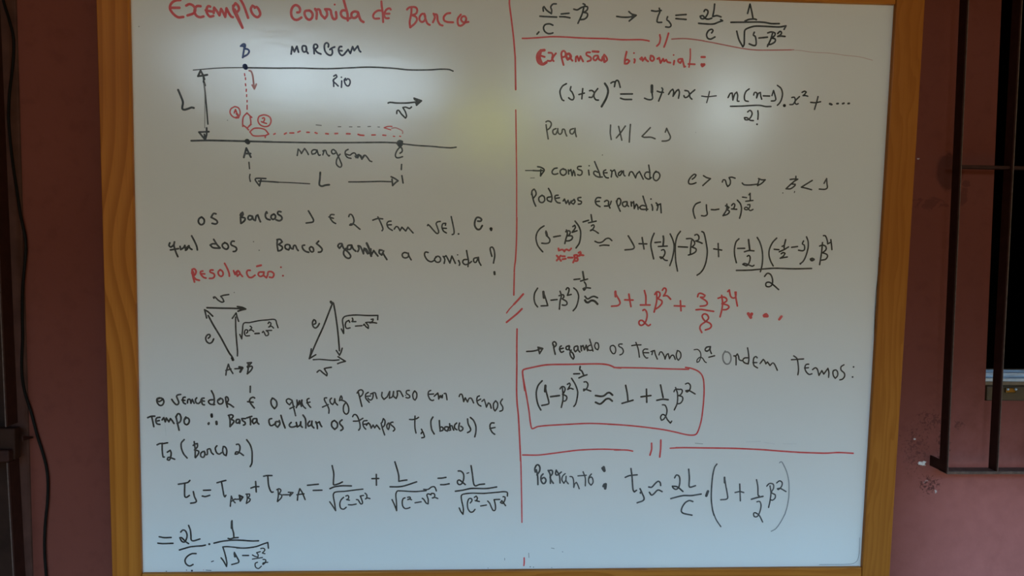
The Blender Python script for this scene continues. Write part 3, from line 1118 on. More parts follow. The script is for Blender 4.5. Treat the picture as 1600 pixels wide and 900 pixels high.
152 690 195 750 245 828 230 720 208 580 235 540 400 525 550 505 670 492
370 620 330 660 310 720 325 790 370 805 410 775
405 600 435 590 450 615 440 645 415 655 460 665
445 735 500 738 565 725
570 655 595 660 640 725 665 710 650 650 630 600 680 590
705 555 730 580 730 630 710 645 740 630 780 640
w 2.6
812 328 918 325
880 262 882 430
1170 65 1205 180 1230 280 1232 370 1290 358 1358 350
1095 455 1230 455 1320 440 1510 378
w 2.3
1125 655 1165 740 1198 828 1195 700 1185 570 1210 520 1250 520
o 600 720
250 468 480 480 620 470 660 465
620 445 690 445 740 410 780 402 800 420 818 470
330 578 300 590 285 640 295 710 330 745 380 740 405 728
370 570 405 565 410 590 370 605 400 595 430 608
485 655 580 640
598 585 620 600 660 660 690 672 690 600 670 530 690 515 735 530
740 510 780 510 795 540 780 575 755 580 790 570 840 588
w 2.6
845 272 900 270 968 258
885 372 940 372 1018 358
o 680 720
360 158 400 160 440 200 445 280 420 350 380 372 350 350 350 310 380 300 420 330 470 370
w 1.8
495 195 525 185
w 2.6
560 75 580 200 600 350 625 390 690 370 770 362
315 475 420 460 560 432 800 432 960 408
w 2.3
375 735 400 790 435 835 440 750 410 600 410 540 440 520 560 505 760 508 960 492 1120 488 1128 550
548 658 575 620 565 590 530 590 505 650 510 740 550 800 590 795 622 758
612 570 640 550 660 580 640 625 625 620 690 635
710 705 800 690
820 628 850 660 880 730 910 778 938 765 940 690 920 605 1008 602
1060 560 1090 565 1085 620 1055 665 1020 650 1040 620 1100 700
@ handwritten_formula|formula with two L over c at the board's lower left|K|2.6
o 230 805
190 335 270 350 375 346
168 435 240 443 405 438
525 262 560 230 600 245 625 310 610 380 580 420 540 405 512 350 540 350 600 410 648 442
648 158 675 230 685 320 690 385 720 400 825 370
505 542 560 525 680 492 870 475 910 465
. 972 450 3.6
765 598 700 600 630 640 592 700 610 760 665 792 718 768
1045 435 1180 405 1350 388 1500 392 1650 402 1740 398
1265 362 1300 370 1350 355 1422 348
1325 85 1330 200 1350 280 1355 345
w 3.4
1322 100 1320 200
w 2.4
1155 665 1190 710 1240 800 1245 740 1215 600 1182 495 1250 490 1450 510
1362 580 1400 650 1432 730 1380 755 1322 770
w 1.5
1005 725 1035 715
o 310 805
w 3.4
565 600 572 645
w 2.4
600 510 740 512 900 490 1010 450 1085 425 1095 515
692 628 785 628
w 2
845 620 880 640 930 655 935 620 910 585 968 568
845 685 1000 660
975 520 1015 515 1040 540 1000 590 1040 600
925 735 890 750 895 810 940 832 985 795
1010 690 1050 695 1045 740 1010 770 1010 745 1085 735
@ dividing_line|red line down the middle of the board|R|2.6
o 790 0
60 -20 60 60 90 300 125 600 150 900
@ dividing_line|red broken line under the top right formula|R|2.4
o 790 0
262 600 330 600 500 590 700 575 900 578 1200 595 1600 605
o 940 0
80 606 350 622 600 620 690 630 742 642
w 2.8
908 545 918 600 900 680 862 720
1045 520 1010 640 975 735
c Q
w 2
1095 612 1200 605 1320 605 1450 618 1600 640
o 1080 0
w 1.8
180 640 300 660 500 700 800 758 1000 782 1200 785 1600 780
o 1210 30
c F
w 1
270 482 400 490 600 518 850 530 1100 565 1330 590 1530 642
@ handwritten_formula|formula starting v over c equals B at the top|K|2.6
o 790 0
590 175 585 120 600 105 640 160 715 215 720 160 705 110 740 65 790 62
535 255 650 262 798 268
868 220 990 208
845 262 930 265 1005 280
738 395 690 375 620 385 592 430 610 490 660 525 710 525 738 515
490 535 520 500
1065 145 1120 155 1180 120 1235 100 1240 75 1210 60
1235 100 1280 110 1270 160 1220 195 1275 210 1275 260 1230 300 1170 308
1225 100 1195 220 1130 365
o 940 0
235 258 330 270 430 268 535 245
425 182 470 220 540 240 490 280 430 330
480 245 470 270
780 168 850 178 930 165
900 130 910 180 880 260 865 340 890 352 938 350
1030 262 1018 310 1045 330 1085 395 1060 425 1000 422
1160 240 1320 228
1160 292 1320 305
o 1080 0
w 2.7
200 180 220 150 260 170 250 230 200 290 155 290 140 255 180 245 220 290 270 300 320 285
365 65 355 160 335 260 400 245 465 265
115 365 230 375 350 375 430 345 490 325 460 308
318 515 340 480 320 458 270 480 240 540 255 595 300 612 370 578
880 210 918 65 945 180 965 290
840 330 900 305 990 298 1018 308
620 350 800 348 1050 345 1150 352 1250 370 1375 370
710 488 745 620 805 730 825 700 830 540 840 470 900 435 1000 410 1200 415 1380 422 1480 405 1450 460
985 505 970 550 1000 570 1015 680 1000 712 950 705 905 685
1058 595 1190 582
1195 515 1250 500 1310 520 1300 560 1250 595 1310 610 1310 650 1250 690 1195 700
1270 520 1240 620 1190 725
1350 525 1390 490 1410 510 1395 545 1350 570 1400 565 1465 570
@ handwritten_heading|red heading reading Expansão binomial|R|3
o 830 60
w 4.4
205 185 150 195 105 245 95 310 120 380 180 405 235 375
150 190 130 300 160 385
w 3
130 265 210 290
270 225 320 230 335 260 325 320 350 355
385 235 350 280 310 350 255 350
470 240 480 320 505 415
470 250 480 210 510 195 535 225 530 280 490 295
w 4
545 240 545 280 570 330 620 290 590 240 560 250
w 3
600 240 620 320 645 350
695 360 700 290 720 280 745 350 770 280 785 310 810 360
920 220 865 225 865 260 930 300 930 340 880 360
w 3.6
960 205 1050 210
w 3
1040 270 990 275 970 320 1000 345 1040 300 1045 280 1060 330 1100 350 1115 290 1140 370 1185 340 1170 290 1140 255
1130 270 1150 370
1490 210 1465 320 1460 395 1500 395 1535 355 1500 330 1465 350
o 960 60
. 305 230 2.6
312 325 320 340 310 380
400 320 430 300 440 350 480 300 490 330 525 360
w 3.4
415 330 425 300
w 3
570 270 560 330 590 355 620 325 600 280 565 275
670 320 700 305 720 385 760 320 775 360 810 335 830 370 875 380
. 925 260 2.6
935 350 925 408
1040 320 1000 330 995 360 1030 385 1060 330 1060 320 1080 400 1090 445 1105 440
w 2.2
1185 165 1185 300 1165 450
w 2.8
1155 400 1255 405
w 3.4
1360 292 1412 292
w 4.6
1365 410 1375 430 1400 410
@ handwritten_formula|binomial formula with n factorial terms|K|2.5
o 860 115
250 158 190 195 150 270 160 350 185 410 210 422
320 205 310 260 335 285 368 370 350 410 310 400 285 378
505 235 490 395
445 328 530 305
610 268 650 265 685 300 680 360 710 410 750 415
740 235 690 300 650 370 605 370
w 3.4
850 155 890 220 900 290 870 390 800 515
w 2.6
945 150 975 130 1010 130 1000 205 1020 120 1050 105 1070 140 1090 215
1098 320 1280 318
1095 385 1150 403 1268 405
o 990 115
w 4.5
285 190 285 290
w 2.5
280 220 290 330 295 390 270 408 220 405 170 385
440 225 455 245 430 330 390 430
368 275 410 290 465 295
545 325 580 270 610 245 625 280 615 355 670 270 700 250 715 290 700 385
800 265 850 275 870 310 880 370 910 400
955 255 880 320 840 365 800 375 785 345
w 2
1185 280 1165 370 1140 455
1062 352 1150 362 1290 348
o 1120 115
w 2.4
175 375 210 310 240 305 250 415 280 320 310 290 325 340 320 430 345 432
505 240 455 280 430 350 440 420 490 435
575 335 590 295 625 305 620 380 650 310 680 295 685 350 700 400
725 348 825 352
860 345 885 265 905 330 920 405 900 425 850 428
945 185 1000 230 1025 310 1010 400 980 460 945 495
. 1055 500 5
1170 375 1210 370 1225 410 1220 460 1245 480 1270 470
1290 360 1230 420 1190 480 1140 485
1330 295 1370 275 1395 290 1370 325 1345 345 1390 345 1420 355
1580 360 1560 440 1525 560
1465 450 1540 455 1620 440
212 512 400 508 560 498 680 498 760 515 845 515
480 600 520 575 550 620 530 680 490 720 440 720 430 690 470 690 520 730 570 735
640 580 645 640 640 715
. 628 792 3
o 1200 115
960 475 1000 485
w 3.6
965 472 990 482
w 3
1075 470 1095 468
1165 470 1185 464
1250 468 1268 466
@ handwritten_line|short line reading para X less than 1|G2|2.4
o 840 165
130 255 160 240 200 255 215 290 190 350 150 380
132 300 145 400 165 520
285 360 240 385 245 440 280 450 310 390 315 360 320 420 350 450 380 420 390 370 420 375 435 430 455 475
560 360 510 380 510 430 545 445 580 390 585 355 590 430 605 485
1140 305 1135 430 1150 530
1265 325 1290 430 1315 540
1370 320 1300 420 1230 505
1450 295 1440 430 1432 570
o 920 165
960 345 890 420 830 480 860 495 970 495 1035 518
1195 415 1215 355 1240 410 1275 490 1260 530 1210 552 1145 555
@ handwritten_line|line beginning considerando, c greater than v|K|2.4
o 810 245
w 1.6
110 215 250 215
w 2.4
230 215 300 218 380 215
300 155 350 165 405 205 375 255 345 300 350 200
605 175 560 185 525 230 535 265 570 275 615 262
700 185 655 215 660 265 700 290 745 260 740 205 690 190 720 200
780 205 785 270
785 230 820 200 840 295 860 215 875 240 885 295
980 150 930 155 925 190 990 220 990 270 960 290 925 280
. 1105 140 2.3
1095 210 1105 285
1190 75 1225 160 1260 240 1275 300
1250 245 1190 225 1175 260 1210 300 1260 318 1310 315
1365 205 1330 225 1335 280 1370 325 1405 330
1335 250 1385 250
o 930 245
240 210 260 230 250 315
260 230 300 205 315 240 325 290 350 318
410 220 365 255 365 290 390 290 420 240 440 220 445 280 465 300
525 295 545 240 575 235 610 290 630 330 650 270 690 230 720 290 750 350
835 130 850 230 855 345
855 245 800 240 770 285 790 330 840 350 875 325
950 225 915 270 910 340 950 375 995 340 1010 285 980 240 935 240
1515 350 1555 320 1575 285 1550 272 1500 310 1460 370 1465 420 1520 425 1575 405
o 1050 250
490 245 540 275 600 292 540 345 480 400
785 345 800 310 830 315 850 380 870 415 905 380 910 320 890 275 930 268 985 285
1095 360 1120 385 1200 392 1340 378
1350 290 1400 310 1455 310 1400 365 1335 400 1360 310
o 1150 250
845 305 900 298 960 300
935 255 930 310 860 375 780 450 850 450 920 400 925 380 870 375 900 340 965 300
1190 320 1100 375 1020 425 1090 440 1180 465
1375 365 1415 290 1420 370 1425 435 1390 458 1300 455
w 1.4
. 730 515 1.8
915 490 910 510
@ handwritten_line|line beginning podemos expandir|K|2.5
o 810 245
210 570 240 700 270 770
205 590 215 530 245 505 270 540 275 590 240 640
370 600 320 640 330 700 375 715 410 680 400 620 370 605
470 495 505 560 525 640 515 700
510 625 450 640 455 680 510 705
620 600 575 610 575 670 610 715 650 722
580 650 640 640
700 690 720 660 745 730 775 680 795 745 825 690 830 720 860 740 885 700 870 665 845 690
975 635 930 645 935 680 985 700 975 735 935 740
1285 640 1230 640 1200 690 1220 745 1275 780
1205 700 1265 695
1345 700 1380 680 1410 700 1405 740 1430 800
1450 695 1420 760 1345 770
o 930 245
330 690 350 760 390 850
335 720 350 660 380 650 400 690 385 750 360 770
480 700 430 715 430 760 465 780 500 730 495 700 500 750 520 775
560 705 565 770
565 730 600 700 610 810 640 740 660 760 670 820
745 615 775 710 800 780 800 840
790 770 730 760 690 790 720 820 820 820
. 870 660 2.6
880 745 895 790 895 835
950 720 980 760 965 835
965 760 1020 735 1025 800 1030 875
o 1050 250
440 658 370 690 330 770 340 850 360 910
535 700 540 780 548 850 510 875 460 870
612 775 670 778 730 768
855 690 850 780 795 870 860 850 895 815 890 795 860 780 890 740 860 735
835 715 870 725
930 710 960 680 980 700 960 760 930 765 1010 770
1020 628 1065 680 1085 750 1075 840 1055 910
w 2.2
1100 580 1165 588
1200 545 1220 520 1222 630
1150 645 1265 632
1180 700 1215 695 1215 730 1180 775 1135 770 1135 745 1170 740 1220 790 1265 772
c G
w 1.4
o 810 245
190 332 250 330
@ handwritten_formula|formula with B squared in the middle of the right half|K|2.5
o 825 325
250 280 190 320 140 390 125 480 150 580 190 640 230 685
280 360 295 430 340 490 330 540 280 555 215 550
w 4
283 380 295 430
w 2.6
400 452 505 433
600 345 615 400 590 490 575 555
590 370 640 355 660 380 640 425 610 435 690 440 690 480 650 510 600 515
700 290 730 270 740 305 690 380 765 355
735 205 790 280 820 360 820 450 800 550 750 625
860 218 945 192
985 105 1000 205
w 2.4
945 232 1065 205
990 280 1020 262 1035 285 1005 340 975 355 990 340 1040 355 1100 395
1045 520 1100 542 1160 530 1220 480 1270 475 1310 510
1120 590 1180 580 1265 585
c R
w 3
475 632 480 665 540 650 565 675 600 645 640 665 675 632
565 660 568 680
w 3.2
450 745 480 780 515 825
510 745 450 820
535 755 575 755
540 800 590 792
625 775 695 775
720 740 730 790 705 850
720 740 765 735 770 765 735 780 775 790 770 825 725 825
790 700 815 685 825 710 790 750 830 735 865 740
c K
o 960 345
w 2.6
215 235 260 310 310 410 290 440 165 455
385 358 505 362
432 262 462 440
620 195 585 280 568 380 590 500 612 595
632 340 720 332
w 3
762 240 768 290 760 385
w 2.5
685 402 825 395
735 460 770 450 790 500 765 560 730 590 710 565 740 570 790 615 825 620
870 205 905 280 930 370 925 480 900 600 865 700
1030 165 985 230 955 340 950 500 960 650 985 785
998 405 1142 412
1125 280 1200 280 1250 330 1250 370 1210 410 1275 440 1270 480 1220 515 1155 535
1205 310 1190 420 1185 515
1255 225 1290 212 1320 250 1310 300 1270 315 1320 330 1370 352
1365 168 1395 185 1430 330 1450 480 1430 640 1390 750 1340 815 1290 850
o 1090 350
250 388 375 408
320 305 328 510
645 232 600 280 575 390 580 500 605 605
625 382 735 380
w 3
795 245 805 330 815 410
w 2.5
730 435 800 415 880 420
775 505 800 490 820 520 810 590 770 650 705 630 730 615 800 640 855 660 880 645
930 210 970 280 1005 400 1015 520 1005 650 980 745
605 725 800 722 1000 705 1200 692 1500 700 1780 695
1235 220 1170 290 1120 400 1115 490 1140 580 1180 655
o 1180 350
295 395 370 402
475 245 455 330 450 375
420 350 450 335
375 435 450 400 520 358
405 465 440 445 465 460 440 500 390 535 440 525 500 515
568 365 660 352
755 265 735 310 765 330 768 400 740 418 675 410
800 200 825 270 825 370 790 500 750 580 705 620
. 705 620 3.4
w 3.6
865 550 890 540 915 555 885 570 870 560
w 2.5
1050 290 1035 450 1005 635
1005 345 1050 330 1100 350 1105 400 1050 450 1110 470 1130 500 1100 550 1035 565
1065 182 1095 185 1125 260 1130 310 1180 285
1180 245 1190 320 1197 400
o 1100 400
945 320 990 270 1040 290 1070 370 1060 450 1020 480 970 470 970 420 1020 410 1080 450 1165 525
@ handwritten_formula|red result one plus half B squared plus three eighths|R|2.8
c K
o 780 415
w 2.5
600 352 555 430 545 520 565 600 600 645
690 410 700 440 740 560 758 625 655 630
w 4
690 410 698 500
w 2.5
808 540 905 530
950 400 970 470 950 560 940 680
935 470 1000 455 1010 490 985 520 1050 560 1060 600 1030 620 985 615
1045 375 1065 345 1090 360 1085 410 1065 465 1125 450
1165 350 1210 390 1240 470 1230 560 1200 650 1155 705
1168 218 1260 208
w 3
1305 95 1325 215
w 2.5
1270 242 1380 210
1330 255 1355 300 1350 360 1325 385 1310 360 1350 345 1425 352
w 2.8
1340 480 1380 520 1440 490 1480 480 1535 502
w 3.6
1340 540 1360 570 1390 575 1440 545 1490 555 1535 600
c R
o 910 430
w 2.8
515 250 525 300 580 400 585 445 550 475 455 485
w 4
515 260 518 330
w 2.8
660 385 790 388
725 295 740 390 758 490
968 240 990 330 990 460
905 465 1055 465
945 550 970 535 1000 570 1010 640 980 740 920 785 885 760 890 715 930 705 980 750 1030 790 1060 770
1130 300 1160 260 1205 270 1210 320 1175 365 1240 400 1240 440 1200 490 1150 525
1160 270 1160 400 1120 575
1250 235 1275 200 1305 215 1300 270 1265 325 1320 320 1378 375
1435 478 1600 485
1530 400 1540 555
o 1070 440
200 235 215 190 260 185 315 215 300 240 245 245 340 310 350 350 320 375 240 385
175 440 260 435 350 450 450 465
265 795 235 730 250 680 330 620 370 570 350 520 300 505 270 540 310 610 390 650 415 690 390 730 320 755
520 260 590 240 645 260 655 300 580 345 670 370 690 400 650 435 600 440
575 215 590 330 580 430 550 550
670 155 695 130 705 190 715 230 745 255 790 245 800 165
785 165 800 270 820 380
w 5
990 500 1020 540 1045 505
1010 530 1030 560
w 4.5
1235 530 1270 510 1290 540 1240 540
w 4
1475 590 1510 545
@ handwritten_line|line beginning pegando os termo 2a ordem temos|K|2.4
o 810 520
w 2.6
130 292 230 285 320 265
305 225 380 245 330 325 310 230
310 250 360 250
545 200 535 160 560 138 590 165 585 200 550 230
550 190 555 250 575 335
670 205 650 220 645 260 670 305 705 290
640 255 700 240
785 205 750 215 745 250 775 265 800 215 790 200 800 270 850 320 870 380 855 410 820 370 805 310 825 270
920 205 875 220 870 265 890 295 925 260 930 215 935 270 960 300
975 205 985 280
980 220 1010 200 1030 265 1060 195 1080 280
w 2.2
1112 100 1140 190 1165 285
1130 190 1090 210 1080 250 1110 275 1150 270
1205 160 1190 200 1210 250 1240 265 1255 220 1240 160 1205 155
1480 195 1440 210 1435 260 1470 320 1500 325 1520 280 1510 220 1480 195
1620 175 1570 180 1570 210 1620 240 1640 290 1620 330 1585 345
o 950 525
370 150 440 140 515 138
435 100 470 200 490 330
620 205 570 205 545 235 560 300 600 345 620 340
545 260 635 262
670 245 700 230 685 290
690 240 725 225 740 290 770 360
795 295 815 250 840 250 880 320 890 360 915 290 940 275 960 355 990 305 1020 300 1050 365
1085 225 1065 290 1075 350 1100 378 1135 330 1135 270 1110 235 1080 230
w 1.9
1345 215 1400 210 1440 250 1450 320 1420 400 1390 410 1390 375 1440 330 1480 350 1510 400 1535 415
1590 170 1540 170 1515 205 1530 230 1575 220 1600 175
o 1080 530
w 2.4
295 115 245 125 215 165 240 190 280 165 300 115 295 170 315 225
275 282 365 258
c G
530 185 495 250 500 330 540 385 590 380 620 320 610 240 570 200 535 200
c K
665 260 695 265 700 330 700 400
690 270 720 230 740 270 750 320 790 335
880 135 895 230 900 320 890 385
890 290 830 295 805 330 835 370 890 385
1030 290 1010 270 980 290 970 340 980 410 1035 448
965 365 1025 365
1075 380 1125 315 1150 345 1165 385 1190 355 1230 410 1275 370 1300 390 1345 485
o 1200 535
365 270 450 265 555 258
400 210 450 250 470 350 475 440 465 505
635 340 595 345 575 390 590 450 640 500 685 490
570 400 630 395
695 425 740 395 770 420 795 515 840 440 870 495 935 405 950 470 945 545
1050 430 1015 450 1020 520 1050 560 1085 520 1085 460 1060 430 1020 440
1185 350 1140 380 1140 430 1190 480 1195 530 1160 575 1120 585
. 1335 383 2.8
. 1320 540 3
@ formula_box|red hand drawn box around a formula|R|2.7
o 810 520
100 900 70 680 65 600 80 575 200 545 400 505 550 495 800 493 1150 485 1320 488 1420 505 1490 535
1490 540 1600 550
o 950 525
w 2.4
100 492 600 500 900 512 1260 520
1210 490 1300 505 1400 545 1460 600 1490 680 1500 800 1500 900
o 810 590
w 2.4
75 0 120 250 165 520 185 690 200 770 215 798 300 765 450 748 800 728 1100 715 1400 725 1600 738
o 950 590
1500 250 1490 400 1460 650 1420 800 1380 880 1330 898 1230 892 1050 850 850 810 500 765 200 738 0 728
>handwritten_formula|black formula inside the red box|K|2.7
o 810 520
865 642 955 638
965 525 960 580 985 590 1020 660
945 705 1010 675 1070 655
o 810 590
370 50 310 120 280 220 285 330 310 430 350 505
420 120 430 200 475 380 470 410 365 435
w 4
422 125 416 215
w 3
503 298 640 280
w 2.5
650 175 680 140 715 145 730 180 710 235 690 260 750 290 755 330 730 365 700 365
685 150 695 250 695 350 670 465
765 105 795 85 810 110 770 185 810 165 855 180
830 10 890 110 925 220 915 330 890 420 865 450
1025 68 1060 65 1085 100 1070 165 1020 205 1020 180 1060 185 1130 210
w 3.2
1205 280 1290 292 1340 280 1390 240 1425 235 1470 272
1205 385 1270 412 1310 390 1370 335 1420 330 1465 365
o 950 590
w 2.8
275 120 300 250 312 370
218 402 390 352
515 300 670 280
600 180 605 385
820 115 860 310
762 355 850 338 940 345
w 2.4
850 425 890 430 920 500 910 580 870 650 835 665 820 620 850 575 890 590 930 660 975 710 995 680
1030 220 1045 190 1080 180 1110 185
1055 155 1085 250 1080 400 1035 505
1100 185 1150 185 1160 220 1130 270 1095 280 1160 300 1165 350 1130 400 1080 410
1210 100 1250 85 1285 120 1280 180 1235 225 1215 205 1260 200 1360 255
@ dividing_line|red broken line under the boxed formula|R|2.4
o 810 660
65 508 300 510 500 488 750 455 950 432 1300 418 1600 428
o 960 660
0 430 150 430 220 435 285 448
w 2.8
580 325 580 420 555 510
725 275 722 400 708 540
w 2.2
870 403 960 398
w 2.6
960 396 1100 394 1400 398 1600 400
o 1090 650
300 500 600 506 1000 525 1300 548 1600 568
o 1200 650
490 568 700 575 900 580 1100 570 1330 582
c F2
w 1.2
o 1090 650
760 405 980 395
1040 412 1200 438
1330 433 1540 435
@ handwritten_line|short line reading portanto|K2|2.8
o 820 700
165 375 155 330 180 270 210 262 235 300 230 360 190 420
180 340 200 440 205 570
285 405 255 440 255 510 285 555 315 545 330 500 300 460 265 480
365 350 395 410 400 550
370 355 425 350 430 400 395 450 410 500 445 550
w 2.6
490 350 480 400 500 425 570 375
490 345 540 430 550 545
w 2.2
630 400 590 440 580 500 610 550 640 500 645 440 645 510 680 558
705 445 740 450 760 500 765 615 780 560 805 535 825 570 850 635
830 435 960 425
910 370 945 470 945 590
1040 405 1000 460 1000 540 1035 580 1065 540 1060 480 1035 450 1005 470
w 4.6
1215 315 1235 345
1232 300 1242 355
1245 570 1230 595
1262 565 1255 630
@ handwritten_formula|formula T1 about 2L over c at the lower right|K2|2.6
o 960 725
168 208 230 182 355 168
258 70 275 200 290 400 310 435 345 410
400 385 430 450 460 555 355 605
405 440 405 455
535 358 580 362 640 300 685 268 715 290 722 335
545 440 580 485 620 460 680 405 745 430
940 215 970 170 1010 190 1022 260 1005 360 960 395 915 370 905 345 980 355 1070 428
1160 80 1170 220 1165 340 1180 362 1265 338
880 540 970 515 1080 492 1200 492 1355 468
1225 585 1170 570 1110 600 1060 670 1045 740 1080 770 1210 798
w 4.4
1460 425 1435 495
o 1090 715
w 2.4
300 100 265 150 235 280 218 450 213 650 230 800 255 900
420 305 440 440 465 580 462 642 360 658
w 3.2
420 310 422 390
w 2.4
585 545 660 530 720 545
657 412 667 675
920 345 940 450 945 590 960 595
w 2.8
840 650 925 625 1020 605
w 2.3
1080 445 1120 405 1180 415 1185 480 1155 545 1210 580 1210 630 1170 665 1140 660
1130 440 1145 550 1130 680 1108 778
1235 395 1280 362 1320 390 1310 450 1260 500 1245 485 1290 480 1380 530
w 1.8
c G3
1280 80 1305 62 1330 90 1390 220 1425 380 1425 600 1400 760 1365 880
c K2
o 1090 770
w 2
245 310 290 420 362 528
w 2.3
925 140 970 135 990 200 970 300 930 370 885 370 875 320 900 310 960 350 1015 455
c G3
w 1.8
1365 330 1300 450 1220 560 1150 600
+ dividing_line
c R
o 790 0
w 2.6
150 900 155 1200 158 1400
w 2
158 1720 160 1800 165 2200 172 2800 172 3400
w 2.4
o 780 415
275 -750 270 -400 255 -100 240 20 235 100
236 120 228 460
w 3.2
375 445 300 530 230 605
w 2
230 605 160 680 115 740
w 3
355 675 280 750 115 885
o 740 800
w 2.2
738 -800 750 -200 755 160
w 2.4
790 715 790 790 785 835
w 2.6
o 740 480
678 340 675 600 675 900
o 740 560
675 100 672 500 680 700 700 900 735 1600
@ stray_ink|small stray ink marks and smudges|G|1.4
o 255 325
. 1412 525 2
. 1500 660 2
o 0 0
w 1
. 2172 415 1.6
o 740 800
1215 562 1260 570
. 1390 620 1.6
o 290 385
. 1150 62 2
. 760 720 1.6
o 840 165
. 1012 772 1.8
o 460 455
w 1.2
o 265 160
. 905 280 1.5
o 1070 660
w 0.8
160 325 280 335
o 225 595
c F2
w 0.8
312 410 320 600 335 750 345 860
o 0 0
c G
w 0.8
13430 8400 13425 8620 13390 8760 13300 8810 12800 8820
w 1
c K
13730 4020 13715 4300 13685 4600 13665 5000 13650 5600
. 3000 8915 3
. 2600 8925 1.6
. 2915 8908 1.6
c R
. 3180 8905 1.2
c K
3220 8908 3300 8912
. 7625 8875 1.2
. 8285 8855 1.6
. 8335 8860 1.4
. 8620 8868 1.2
c G
. 10870 2070 1
8260 8640 8265 8710
7885 8720 7885 8750
"""
# ------------------------------------------------------------------ handwriting on the board
parts = []; cur = None; ox = oy = 0.0; colr = 'K'; wd = 2.5
for ln in STROKES.strip().split('\n'):
    ln = ln.strip()
    if not ln: continue
    if ln[0] == '@':
        nm, lab, colr, w_ = ln[1:].strip().split('|'); wd = float(w_)
        cur = dict(name=nm, label=lab, s=[], parent=None); parts.append(cur); top_part = cur
    elif ln[0] == '>':
        nm, lab, colr, w_ = ln[1:].strip().split('|'); wd = float(w_)
        cur = dict(name=nm, label=lab, s=[], parent=top_part); parts.append(cur)
    elif ln[0] == '+':
        cur = next(p for p in parts if p['name'] == ln[1:].strip())
    else:
        tk = ln.split()
        if tk[0] == 'o': ox, oy = float(tk[1]), float(tk[2])
        elif tk[0] == 'w': wd = float(tk[1])
        elif tk[0] == 'c': colr = tk[1]
        elif tk[0] == '.':
            x, y = ox + float(tk[1]) / 10, oy + float(tk[2]) / 10
            cur['s'].append((colr, float(tk[3]), [(x - 0.05, y), (x + 0.05, y)]))
        else:
            n_ = [float(a) for a in tk]
            cur['s'].append((colr, wd, [(ox + n_[i] / 10, oy + n_[i + 1] / 10) for i in range(0, len(n_) - 1, 2)]))

PXM = 1.2 / 1160.0                 # metres per photo pixel on the board
def make_writing(p, k0):
    V, Fs, mids, mats, idx = [], [], [], [], {}
    k = k0
    for colr, w, pts in p['s']:
        if colr not in idx: idx[colr] = len(mats); mats.append(INK[colr])
        mi = idx[colr]
        r = max(0.4, w * WSCALE) * PXM / 2
        for line in spline(pts):
            P = []
            for a in line:
                b_ = bp(float(a[0]), float(a[1]))
                if P and (abs(b_.x - P[-1][0]) + abs(b_.z - P[-1][1])) < 1e-6: continue
                P.append((b_.x, min(b_.z, BH / 2 + 0.012)))
            if len(P) < 2: continue
            y = -0.00025 - (k % 60) * 4e-6; k += 1
            n = len(P); st = len(V)
            for i in range(n):
                a = P[max(i - 1, 0)]; c = P[min(i + 1, n - 1)]
                tx, tz = c[0] - a[0], c[1] - a[1]; l = math.hypot(tx, tz) or 1e-9
                nx, nz = -tz / l, tx / l
                V.append((P[i][0] + nx * r, y, P[i][1] + nz * r)); V.append((P[i][0] - nx * r, y, P[i][1] - nz * r))
            for i in range(n - 1):
                a = st + 2 * i
                Fs.append((a, a + 1, a + 3, a + 2)); mids.append(mi)
            for (cx, cz) in (P[0], P[-1]):
                s0 = len(V); m_ = 12
                y2 = y - 2e-6
                for q_ in range(m_):
                    an = 2 * math.pi * q_ / m_
                    V.append((cx + r * math.cos(an), y2, cz + r * math.sin(an)))
                Fs.append(tuple(range(s0, s0 + m_))); mids.append(mi)
    # every stroke faces the reader
    out = []
    for f in Fs:
        a, b_, c = (Vector(V[f[0]]), Vector(V[f[1]]), Vector(V[f[2]]))
        out.append(f if (b_ - a).cross(c - a).y < 0 else tuple(reversed(f)))
    o = link_mesh(p['name'], [Vector(v) - base_l for v in V], out, mats, p['parent']['o'] if p['parent'] else wb, mids=mids)
    if p['label']: o['label'] = p['label']
    p['o'] = o
    return k
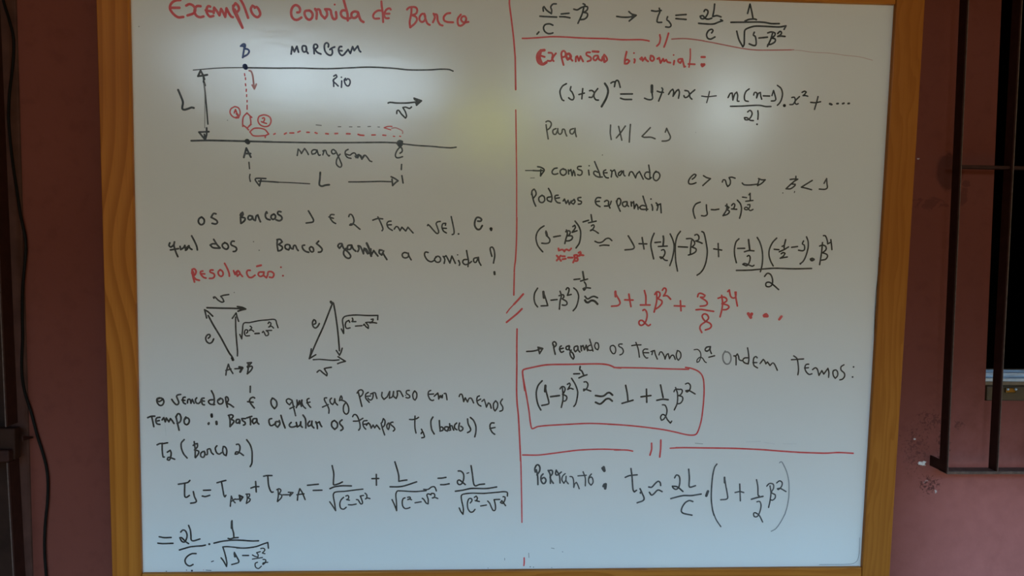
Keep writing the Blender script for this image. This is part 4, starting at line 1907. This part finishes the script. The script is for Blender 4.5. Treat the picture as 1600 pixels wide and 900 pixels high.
def clusters(strokes, gap, tidy=True):
    """strokes that stand close together: the words of a line, the terms of a formula"""
    pts = []
    for c, w, q in strokes:
        s = []
        for (x0, y0), (x1, y1) in zip(q[:-1], q[1:]):
            n = max(1, int(math.hypot(x1 - x0, y1 - y0) / 3))
            s += [(x0 + (x1 - x0) * j / n, y0 + (y1 - y0) * j / n) for j in range(n + 1)]
        pts.append(np.array(s))
    n = len(pts); g = list(range(n))
    def find(a):
        while g[a] != a: a = g[a]
        return a
    D = np.full((n, n), 1e9)
    for a in range(n):
        for c in range(a + 1, n):
            df = pts[a][:, None, :] - pts[c][None, :, :]
            D[a, c] = D[c, a] = np.hypot(df[..., 0], df[..., 1] * 0.8).min()
            if D[a, c] < gap: g[find(a)] = find(c)
    while tidy:                              # accents and full stops go with the nearest word
        roots = sorted(set(find(a) for a in range(n)))
        if len(roots) == 1: break
        done = True
        for r in roots:
            mem = [a for a in range(n) if find(a) == r]
            al = np.concatenate([pts[a] for a in mem])
            if np.ptp(al[:, 0]) < 9 and np.ptp(al[:, 1]) < 14:
                oth = [c for c in range(n) if find(c) != r]
                best = min(oth, key=lambda c: min(D[a, c] for a in mem))
                g[r] = find(best); done = False; break
        if done: break
    out = {}
    for a in range(n): out.setdefault(find(a), []).append(strokes[a])
    return [out[r] for r in sorted(out, key=lambda r: min(pt[0] for s in out[r] for pt in s[2]))]
k = 0
for p in parts:
    kind = {'handwritten_title': ('handwritten_word', 11), 'handwritten_line': ('handwritten_word', 10.5), 'handwritten_heading': ('handwritten_word', 11),
            'handwritten_formula': ('formula_term', 12), 'stray_ink': ('ink_speck', 12), 'dividing_line': ('line_stroke', 9)}.get(p['name'])
    cl = clusters(p['s'], kind[1], p['name'][:4] == 'hand') if kind and not p['parent'] else []
    if len(cl) > 1:
        q = bp(*cl[0][0][2][0])
        hub = bpy.data.objects.new(p['name'], None); hub.empty_display_size = 0.02
        COL.objects.link(hub); hub.parent = wb; hub['label'] = p['label']; p['o'] = hub
        for c in cl:
            k = make_writing(dict(name=kind[0], label=None, s=c, parent=p), k)
    else:
        k = make_writing(p, k)
